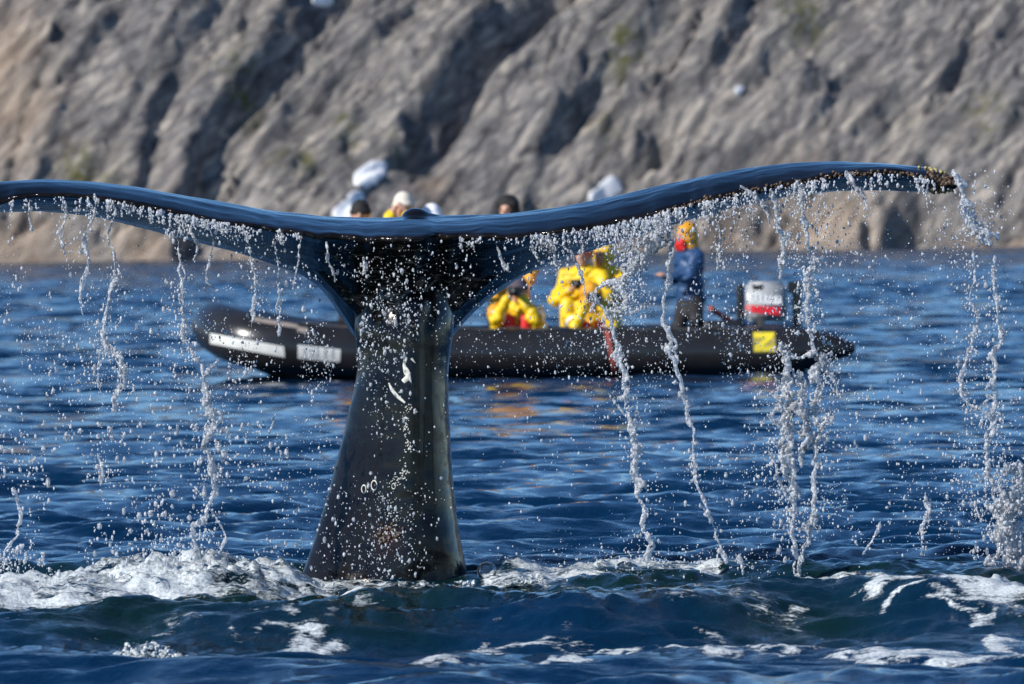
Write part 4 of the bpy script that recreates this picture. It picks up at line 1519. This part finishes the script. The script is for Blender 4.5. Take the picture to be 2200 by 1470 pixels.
def stream(pathpx, radius, label=None, group=None, depth=DS, seed=0, broken=0.0, strands=1, fringe=1.0, name='water_stream', voxel=0.0042, cap=5.2):
    """a falling rope of water: several thin strands that wander, merge and part"""
    rs = np.random.RandomState(seed + 100)
    p = np.array(pathpx, float)
    r = np.interp(np.linspace(0, 1, len(p)), np.linspace(0, 1, np.size(radius)), np.atleast_1d(radius).astype(float))
    c = catmull(np.concatenate([p, r[:, None]], 1), 10)
    seg = np.hypot(*np.diff(c[:, :2], axis=0).T)
    s = np.concatenate([[0], np.cumsum(seg)])
    t = np.arange(0, s[-1], 1.7)
    x, y, rr = (np.interp(t, s, c[:, k]) for k in range(3))
    z0 = np.zeros_like(t)
    C, R = [], []
    wob = 1.5 * vnoise(t / 34, z0, seed=seed + 900) + 0.9 * vnoise(t / 13, z0, seed=seed + 901)
    swell = np.clip(0.8 + 0.9 * vnoise(t / 30, z0, seed=seed + 903), 0.35, 1.7)
    for k in range(strands + (3 if rr.max() < 9 else 5)):
        main = k == 0
        amp = (0.25 if main else 0.95) * rr * swell
        ox = wob * rr * 0.35 + amp * (0.9 * vnoise(t / 26, z0, seed=seed + 7 * k) + 0.45 * vnoise(t / 8, z0, seed=seed + 7 * k + 1) + (0 if main else rs.normal(0, 0.35)))
        oz = 0.9 * vnoise(t / 23, z0, seed=seed + 7 * k + 2) * rr
        w = rs.uniform(0.44, 0.58) if main else rs.uniform(0.20, 0.42)
        thick = np.clip(0.8 + 0.7 * vnoise(t / 15, z0, seed=seed + 7 * k + 3) + 0.5 * vnoise(t / 5, z0, seed=seed + 7 * k + 4), 0.2, 1.9) * np.sqrt(swell)
        lo, hi = (-1, 2) if main else np.sort(rs.uniform(-0.2, 1.2, 2))
        u = t / t[-1]
        keep = (u > lo) & (u < hi)
        if not main:
            keep &= vnoise(t / 22, z0, seed=seed + 7 * k + 5) > -0.35
        C.append(P(x + ox, y + rs.normal(0, 0.5, len(t)), depth + oz * PXM)[keep])
        R.append((np.clip(rr * w * thick, 1.4, cap if main else cap * 0.62) * PXM)[keep])
    # lumps and ligaments thrown off the rope
    n = int(len(t) * 0.35 * fringe)
    i = rs.randint(0, len(t), n)
    C.append(P(x[i] + wob[i] * rr[i] * .35 + rs.normal(0, 0.8, n) * rr[i] * swell[i], y[i] + rs.normal(0, 4, n), depth + rs.normal(0, 0.02, n)))
    R.append(np.clip((0.10 + 0.30 * rs.random(n) ** 2.5) * rr[i], 1.2, cap * 0.7) * PXM)
    C, R = np.concatenate(C), np.concatenate(R)
    v, f = blobs(C, np.maximum(R, 0.0034)[:, None] * np.array([0.9, 0.9, 1.9]), ICO1 if len(C) > 700 else ICO2)
    me = remesh(name, v, f, voxel, 1, 0.35)
    (v, f), rest = split_islands(me)
    bpy.data.meshes.remove(me)
    me = mesh_np(name, v, f)
    co, no = coords(me), normals(me)
    set_coords(me, co + no * (0.0030 * vnoise(co[:, 0] / .014, co[:, 1] / .014, co[:, 2] / .018, seed=seed))[:, None])
    if len(rest[0]):
        STRAYS.append(rest)
    n = int(len(t) * 0.9 * fringe)
    i = rs.randint(0, len(t), n)
    FRINGE.append(np.stack([x[i] + rs.normal(0, 1.0, n) * (rr[i] * 1.5 + 3), y[i] + rs.normal(0, 6, n), depth + rs.normal(0, 0.04, n), np.clip(rs.lognormal(math.log(1.5), .45, n), .8, 5)], 1))
    stream.faces += len(f)
    return obj(name, me, M['stream'], label=label, cat='water stream', group=group)


FRINGE = []
stream.faces = 0
GL = 'thin water threads under the fluke over the bow'
GR = 'thin water threads under the fluke over the stern'
# fluke over the bow
stream([(135, 428), (142, 465), (128, 508), (140, 548)], [5, 4, 3], 'thin thread between the short ragged stream and the shore rocks', GL, seed=1, broken=.25)
stream([(65, 432), (62, 460), (70, 500)], [3, 2.5], 'faint thread dripping where the fluke curls down over the shore', GL, seed=2, broken=.4)
stream([(203, 424), (200, 465), (184, 510), (192, 560), (180, 602), (172, 642), (178, 680)], [6, 6, 7, 4], 'short ragged stream from the fluke against the shore, broken at its foot', seed=3, broken=.1)
stream([(250, 440), (240, 470), (234, 512), (250, 590), (236, 622), (229, 680), (222, 722), (240, 762), (256, 792), (262, 822), (250, 852), (250, 886)], [4, 5, 6, 7, 9, 10, 8], 'looping white stream over open water, outside the long stream at the bow', seed=4, broken=.05, strands=2)
stream([(222, 735), (208, 790), (212, 830)], [4, 5], 'hooked side spurt beside the looping stream', seed=5, broken=.2)
stream([(380, 458), (386, 520), (385, 580), (388, 640), (390, 700), (408, 750), (430, 790), (440, 832), (446, 880), (456, 912), (440, 952), (452, 992), (456, 1042), (446, 1092), (430, 1122), (412, 1132), (416, 1172), (432, 1204)], [7, 8, 8, 8, 11, 12, 10, 9, 8, 8], 'long thick white stream passing the boat bow down to the foam', seed=6, strands=2)
stream([(436, 806), (455, 790), (470, 772)], [7, 4], 'forked spur leaving the long stream at the bow', seed=7)
stream([(450, 1088), (475, 1130), (485, 1160), (470, 1185)], [4, 3], 'thin curling strand at the foot of the long stream', seed=8, broken=.15)
stream([(418, 468), (412, 500), (425, 530), (418, 560)], [6, 5], 'thin thread between the two ropes of the long and the ragged stream', GL, seed=9, broken=.2)
stream([(395, 462), (440, 480), (455, 510), (450, 560), (444, 600), (466, 626)], [6, 6, 5, 7], 'ragged stream parting beside the long thick stream', seed=10, broken=.15)
stream([(525, 498), (540, 550), (545, 602), (549, 640), (540, 682), (538, 705)], [5, 6, 7, 3], 'short stream ending above the bow tube with a pale knot', seed=11, broken=.05)
stream([(590, 504), (595, 560), (600, 612), (601, 680), (598, 720)], [4, 3, 3, 5], 'thin bead thread falling on the bow tube', GL, seed=12, broken=.2)
stream([(645, 510), (641, 570), (630, 622)], [5, 4], 'thin thread falling over open water before the tail stock root', GL, seed=13, broken=.25)
stream([(700, 520), (708, 560), (720, 606)], [6, 7], 'white spatter stream against the black tail stock root', seed=14, broken=.05, strands=2)
stream([(782, 556), (788, 596)], [5, 5], 'short white spatter beside the tail stock root', seed=15, broken=.1)
stream([(32, 1052), (46, 1110), (34, 1152), (14, 1182), (10, 1226)], [6, 9, 5], 'low ragged water rope beside the foam bank', seed=16, broken=.1)
stream([(218, 988), (214, 1042)], [7, 7], 'small white water spindle over open water', seed=17)
stream([(590, 890), (582, 922)], [4, 3], 'tiny water spindle near the tail stock', seed=18)
# fluke over the stern
stream([(1065, 520), (1075, 560), (1092, 578)], [4, 5], 'thread of spatter on the dark fluke root above the crouched photographer', GR, seed=20, broken=.2)
stream([(1140, 516), (1146, 540), (1158, 562)], [4, 3], 'slanting bright thread above the crouched photographer', GR, seed=21, broken=.1)
stream([(1176, 500), (1186, 530), (1192, 556), (1196, 590)], [6, 5, 3], 'forked thread falling into the gap between the yellow groups', GR, seed=22, broken=.2)
stream([(1215, 500), (1220, 520)], [6, 5], 'short knot of drops before the orange capped person', GR, seed=23, broken=.1)
stream([(1252, 490), (1246, 520), (1250, 545)], [6, 5], 'hanging drops above the yellow hood', GR, seed=24, broken=.2)
stream([(1226, 540), (1240, 570), (1250, 600), (1262, 640)], [4, 4, 3], 'thread crossing the yellow suit with the black camera', GR, seed=25, broken=.25)
stream([(1422, 466), (1405, 510), (1370, 560), (1352, 590)], [16, 24, 26, 20], 'wide white sheet of water beside the blue jacketed driver', seed=26, broken=.1, strands=9, fringe=3)
stream([(1352, 590), (1330, 606), (1296, 610), (1282, 630), (1296, 662), (1330, 668), (1345, 640), (1332, 615)], [9, 7, 7, 8, 8, 7], 'curled ring of splashing water in front of the yellow party', seed=27, strands=2, fringe=2)
stream([(1308, 662), (1312, 700), (1328, 760), (1342, 830), (1350, 880), (1358, 930), (1366, 1000), (1376, 1080), (1386, 1150), (1394, 1204)], [14, 11, 10, 11, 12, 10, 11, 12, 8], 'thick white stream falling past the red strap of the boat', seed=28, strands=2)
stream([(1436, 466), (1440, 530), (1436, 600), (1430, 640), (1428, 700), (1440, 745), (1456, 792), (1464, 842), (1480, 892), (1490, 962), (1496, 1032), (1516, 1092), (1540, 1152), (1562, 1206)], [9, 8, 8, 12, 9, 9, 7, 5, 6, 8, 7], 'long knotted stream falling across the blue jacketed driver', seed=29, broken=.08, strands=2)
stream([(1540, 462), (1546, 540), (1542, 580)], [5, 3], 'thin thread against the shore behind the driver', GR, seed=30, broken=.3)
stream([(1662, 412), (1672, 462), (1680, 520), (1678, 572), (1672, 596)], [9, 12, 8, 6], 'white curtain stream against the tan shore above the motor', seed=31, broken=.05, strands=3, fringe=3)
stream([(1712, 394), (1722, 440), (1734, 500), (1740, 560), (1736, 620), (1732, 680), (1738, 730), (1752, 770)], [9, 9, 10, 9, 8, 7, 9, 9], 'tall stream falling past the motor to the broad column', seed=32, broken=.05, strands=3, fringe=2)
stream([(1592, 400), (1640, 440), (1655, 490)], [4, 6, 4], 'slanting spray thread meeting the white curtain stream', GR, seed=33, broken=.3, fringe=3)
stream([(1818, 374), (1836, 402), (1858, 430), (1862, 470)], [8, 7, 5], 'slanting spill near the barnacled tip', seed=34, broken=.15, strands=2)
stream([(1966, 385), (1972, 410)], [5, 5], 'short drip just inside the barnacled tip', seed=35, broken=.1)
# the broad column
stream([(1676, 738), (1690, 800), (1692, 900), (1700, 1000), (1704, 1090), (1712, 1170), (1716, 1240)], [14, 20, 20, 16, 13, 12, 10], 'broad white water column below the motor, edge with a frayed rope', seed=40, strands=6, fringe=2)
stream([(1762, 770), (1748, 850), (1752, 920), (1746, 1000), (1750, 1080), (1730, 1160), (1720, 1238)], [14, 19, 20, 13, 12, 11, 9], 'twin rope of the broad column, outer strand under the tall stream', seed=41, strands=3, fringe=2)
stream([(1716, 800), (1720, 860), (1722, 930), (1722, 1000)], [24, 28, 24, 14], 'ragged film of water inside the broad column', seed=42, broken=.2, strands=8, fringe=2)
stream([(1680, 745), (1712, 770), (1752, 762), (1790, 820), (1800, 850)], [8, 9, 8, 5], 'splash crossing the top of the broad column', seed=43, broken=.1, strands=2, fringe=3)
stream([(1655, 968), (1672, 1020), (1694, 1075)], [6, 6, 5], 'slanting rope joining the broad column from the boat side', seed=44, broken=.05)
# spill from the tip
stream([(2046, 368), (2062, 400), (2074, 440), (2086, 482), (2108, 506), (2128, 524)], [6, 8, 10, 12, 8], 'spill pouring off the barnacled fluke tip', seed=50, strands=3, fringe=3)
stream([(2090, 540), (2096, 600), (2084, 640), (2100, 700), (2082, 750), (2066, 812), (2074, 862), (2112, 886), (2130, 900)], [4, 6, 5, 7, 8, 6, 7, 6], 'crooked strand below the tip joining the tall stream', seed=51, broken=.12, strands=2)
stream([(2140, 556), (2136, 622), (2142, 672), (2146, 722), (2136, 772), (2132, 832), (2138, 902), (2120, 950), (2130, 1002), (2136, 1062), (2140, 1112)], [6, 6, 6, 9, 11, 10, 10, 13, 13, 10], 'tall white stream below the fluke tip over open water', seed=52, strands=2)
stream([(1986, 1062), (1990, 1110), (1980, 1140), (1978, 1190)], [5, 9, 6], 'small broken spindle above the foaming crest', seed=53, broken=.15)
stream([(1852, 1190), (1880, 1150), (1892, 1120)], [4, 5], 'faint bead string above the foaming crest', seed=54, broken=.3)
stream([(1588, 1196), (1598, 1232)], [6, 5], 'stub of water beside the foot of the knotted stream', seed=55)
stream([(2196, 1000), (2180, 1060), (2172, 1120), (2186, 1180), (2190, 1250)], [24, 30, 30, 36, 42], 'foaming column rising where the tip stream strikes the sea', seed=56, strands=16, fringe=3, cap=8, depth=DS + .1)
stream([(2140, 1110), (2160, 1090), (2185, 1080)], [14, 16], 'foam arm reaching from the tall stream to the foaming column', seed=57, strands=2)
print('stream faces', stream.faces)

# ------------------------------------------------------------------ foam heaped on the sea
def foam_bank(name, top, bottom, d0, d1, n, rmin, rmax, label, seed=0, voxel=0.011):
    rs = np.random.RandomState(seed)
    top, bottom = np.array(top, float), np.array(bottom, float)
    x = rs.uniform(max(top[0, 0], bottom[0, 0]), min(top[-1, 0], bottom[-1, 0]), n)
    yt, yb = np.interp(x, top[:, 0], top[:, 1]), np.interp(x, bottom[:, 0], bottom[:, 1])
    t = rs.random(n)
    d = d0 + (d1 - d0) * t
    hgt = rs.random(n) ** 0.8
    hgt = hgt * np.clip(np.sin(np.clip(t * 1.25 + 0.05, 0, 1) * math.pi / 2), 0.15, 1)
    r = rs.uniform(rmin, rmax, n) * (0.6 + 0.5 * rs.random(n))
    y = yb + (yt - yb) * hgt + r / PXM * 0.8 * hgt
    lump = fbm(x / 38, d * 9, seed=seed + 5, octaves=3)
    y = y + np.clip(-lump, 0, 1) * 0.55 * (yb - yt) * hgt
    v, f = blobs(P(x, y, d), r, ICO2, 0.12, rs)
    me = remesh(name, v, f, voxel, 1, 0.5)
    co, no = coords(me), normals(me)
    dis = 0.006 * fbm(co[:, 0] / .035, co[:, 1] / .035, co[:, 2] / .035, seed=seed, octaves=2)
    set_coords(me, co + no * dis[:, None])
    print(name, len(me.polygons))
    return obj(name, me, M['foam'], kind='stuff', label=label, cat='foam')


foam_bank('foam_bank', [(-320, 1246), (-100, 1234), (0, 1240), (60, 1248), (110, 1252), (180, 1236), (230, 1220), (290, 1210), (330, 1188), (380, 1196), (430, 1178), (500, 1185), (560, 1194), (610, 1212), (660, 1236)],
          [(-320, 1290), (0, 1292), (200, 1284), (400, 1270), (560, 1270), (660, 1266)], 24.3, 25.2, 3600, 0.004, 0.013, 'white bubbling foam bank beside the foot of the tail stock', 1, 0.0085)
foam_bank('foam_bank', [(1030, 1236), (1060, 1210), (1090, 1196), (1120, 1198), (1145, 1210), (1172, 1220)], [(1030, 1242), (1172, 1238)], 24.9, 25.3, 420, 0.004, 0.012, 'small rounded foam heap beside the tail stock in clear water', 2, 0.0068)
foam_bank('foam_bank', [(1080, 1250), (1120, 1236), (1168, 1228)], [(1080, 1258), (1168, 1250)], 24.3, 24.7, 220, 0.004, 0.010, 'low foam heap just before the rounded one', 3, 0.0068)
foam_bank('foam_bank', [(1200, 1212), (1260, 1197), (1330, 1208), (1400, 1206), (1480, 1202), (1520, 1206)], [(1200, 1218), (1520, 1222)], 25.0, 25.6, 500, 0.003, 0.009, 'thin line of foam under the thick stream', 4, 0.0065)
foam_bank('foam_bank', [(1440, 1238), (1475, 1226), (1500, 1236), (1545, 1246), (1580, 1240)], [(1440, 1252), (1580, 1256)], 24.5, 24.8, 220, 0.004, 0.011, 'row of foam knots beneath the knotted stream', 5, 0.0068)
foam_bank('foam_bank', [(1680, 1254), (1740, 1240), (1800, 1244), (1840, 1254), (1890, 1276)], [(1680, 1262), (1760, 1276), (1890, 1290)], 23.9, 24.6, 500, 0.003, 0.009, 'foam veil over the dark wave under the broad column', 6, 0.0065)
foam_bank('foam_bank', [(1925, 1276), (1970, 1256), (2040, 1248), (2120, 1256), (2160, 1234), (2260, 1226), (2480, 1240)], [(1925, 1290), (2000, 1310), (2120, 1320), (2480, 1320)], 23.4, 24.7, 1700, 0.004, 0.013, 'wide foaming crest below the barnacled fluke tip', 7, 0.0085)
foam_bank('foam_bank', [(246, 1402), (262, 1384), (290, 1368), (330, 1360), (352, 1378), (380, 1396), (408, 1412)], [(246, 1412), (330, 1418), (408, 1420)], 20.4, 20.9, 420, 0.003, 0.010, 'bubbly foam lump on the near wave', 8, 0.006)
foam_bank('foam_bank', [(85, 1306), (140, 1300), (190, 1310), (210, 1330)], [(85, 1310), (130, 1345), (210, 1350)], 22.4, 23.1, 380, 0.003, 0.008, 'foam spilling down the dark wave front', 9, 0.006)
foam_bank('foam_collar', [(600, 1240), (640, 1236), (690, 1246), (712, 1226), (740, 1262), (800, 1258), (860, 1250), (920, 1248), (960, 1252), (1020, 1240)], [(600, 1286), (690, 1286), (760, 1288), (860, 1278), (960, 1272), (1020, 1262)], 24.1, 24.66, 1100, 0.003, 0.010, 'thin collar of foam around the foot of the tail stock', 10, 0.006)

# one clear bubble riding beside the tail stock
bc = P(1046, 1228, 24.6)
v0, f0 = ICO3
v = np.concatenate([v0 * 0.040, v0 * 0.038]) + bc
f = np.concatenate([f0, f0[:, ::-1] + len(v0)])
obj('bubble', mesh_np('bubble', v, f), M['clear'], label='single clear bubble floating between tail stock and foam heap', cat='bubble')

# ------------------------------------------------------------------ flying drops
def spray():
    rs = np.random.RandomState(77)
    X, Y, D, R = [], [], [], []

    def cloud(n, cx, cy, sx, sy, size=1.0, d=(23.7, 25.4), uniform=False):
        n = int(n * 3.0)
        if uniform:
            x, y = rs.uniform(cx - sx, cx + sx, n), rs.uniform(cy - sy, cy + sy, n)
        else:
            x, y = rs.normal(cx, sx, n), rs.normal(cy, sy, n)
        X.append(x)
        Y.append(y)
        D.append(rs.uniform(*d, len(x)))
        R.append(np.clip(rs.lognormal(math.log(1.0), 0.60, n), 0.5, 3.6) * size * 0.9)
    # everywhere below the flukes
    cloud(900, 1100, 880, 1250, 370, 0.85, uniform=True)
    cloud(900, 320, 960, 420, 270, 1.15, uniform=True)
    cloud(420, 300, 1060, 320, 150, 1.7, uniform=True)
    cloud(650, 330, 720, 400, 130, 1.0, uniform=True)
    cloud(420, 620, 740, 130, 80, 1.15)
    cloud(300, 140, 580, 160, 60, 0.8)
    cloud(260, 430, 560, 120, 60, 0.9)
    cloud(260, 830, 900, 60, 190, 1.0, (24.1, 24.5))
    cloud(300, 790, 690, 70, 60, 1.15, (24.0, 24.5))
    cloud(150, 830, 1160, 60, 70, 1.1, (23.9, 24.4))
    cloud(160, 900, 600, 200, 50, 0.9, (24.0, 24.4))
    cloud(520, 1240, 760, 140, 90, 0.85)
    cloud(420, 1300, 560, 110, 70, 0.95)
    cloud(900, 1400, 500, 70, 50, 1.1)
    cloud(500, 1330, 640, 40, 45, 0.9)
    cloud(350, 1330, 500, 80, 22, 1.0, (24.2, 24.5))
    cloud(350, 1600, 440, 100, 30, 0.9, (24.2, 24.6))
    cloud(300, 440, 480, 45, 20, 1.0, (24.2, 24.5))
    cloud(420, 1640, 500, 110, 70, 0.85)
    cloud(620, 1690, 470, 50, 70, 1.0)
    cloud(760, 1600, 720, 170, 90, 0.95)
    cloud(500, 1830, 640, 150, 120, 0.85)
    cloud(650, 1760, 960, 130, 190, 1.15)
    cloud(420, 1900, 1050, 190, 130, 1.1)
    cloud(300, 2080, 480, 45, 60, 1.0)
    cloud(420, 2110, 900, 60, 190, 1.1)
    cloud(260, 1450, 980, 120, 170, 0.9)
    cloud(260, 2150, 1140, 50, 90, 1.3)
    cloud(240, 440, 1150, 70, 50, 1.2)
    cloud(360, 120, 1220, 170, 30, 1.3)
    cloud(160, 1350, 1200, 200, 20, 0.9)
    cloud(120, 1800, 1250, 160, 20, 1.2)
    # beads along the dripping edges
    for a, b, n in ((20, 700, 300), (980, 2040, 520)):
        x = rs.uniform(a, b, n)
        x = x[vnoise(x / 23, x * 0, seed=311) > -0.25]
        n = len(x)
        X.append(x)
        Y.append(smooth_interp(TRL, x, 40) + 4 + np.abs(rs.normal(0, 11, n)))
        D.append(rs.uniform(24.38, 24.5, n))
        R.append(np.clip(rs.lognormal(math.log(1.7), 0.45, n), 0.7, 6))
    # short dripping fringe all along the edges
    for x0 in np.concatenate([rs.uniform(10, 700, 55), rs.uniform(1000, 2030, 95)]):
        n, L = rs.randint(8, 26), rs.uniform(12, 62)
        t = np.sort(rs.random(n)) ** 1.3
        X.append(x0 + rs.normal(0, 1.6, n) + t * rs.normal(0, 7))
        Y.append(smooth_interp(TRL, np.full(n, x0), 40) + 3 + t * L)
        D.append(np.full(n, rs.uniform(24.36, 24.5)))
        R.append(np.clip(rs.lognormal(math.log(1.9), 0.4, n) * (1 - 0.4 * t), 0.7, 4.5))
    for fr in FRINGE:
        X.append(fr[:, 0])
        Y.append(fr[:, 1])
        D.append(fr[:, 2])
        R.append(fr[:, 3])
    X, Y, D, R = (np.concatenate(a) for a in (X, Y, D, R))
    top = np.where(X < 2050, smooth_interp(TRL, X, 40) + 2, 365)
    dens = fbm(X / 75, Y / 110, seed=401, octaves=3) + 0.25 * rs.normal(0, 1, len(X))
    k = (Y > top) & (dens > -0.12) & (Y < 1262) & (X > -200) & (X < 2420)
    X, Y, D, R = X[k], Y[k], D[k], R[k]
    c = P(X, Y, D)
    keep = c[:, 2] > 0.03
    c, R = c[keep], R[keep] * PXM
    print('drops', len(c))
    for lab, sel, shp, jit, mt in (('fine bright droplets filling the air under both flukes', R < 0.0026, OCTA, 0.12, 'drop'),
                                   ('small round drops flying among the streams', (R >= 0.0026) & (R < 0.0058), ICO1, 0.22, 'drop'),
                                   ('larger irregular glassy drops flying among the streams', R >= 0.0058, ICO2, 0.30, 'bigdrop')):
        n = int(sel.sum())
        sc = np.stack([rs.uniform(.75, 1.15, n), rs.uniform(.75, 1.15, n), rs.uniform(.8, 2.1, n)], 1)
        v, f = blobs(c[sel], R[sel][:, None] * sc * (1.15 if shp is OCTA else 1.0), shp, jit, rs)
        if shp is ICO2:
            v, f = join([(v, f)] + [(a, np.concatenate([b[:, [0, 1, 2]], b[:, [0, 2, 3]]])) for a, b in STRAYS])
        obj('spray', mesh_np('spray', v, f), M[mt], kind='stuff', label=lab, cat='spray')


spray()
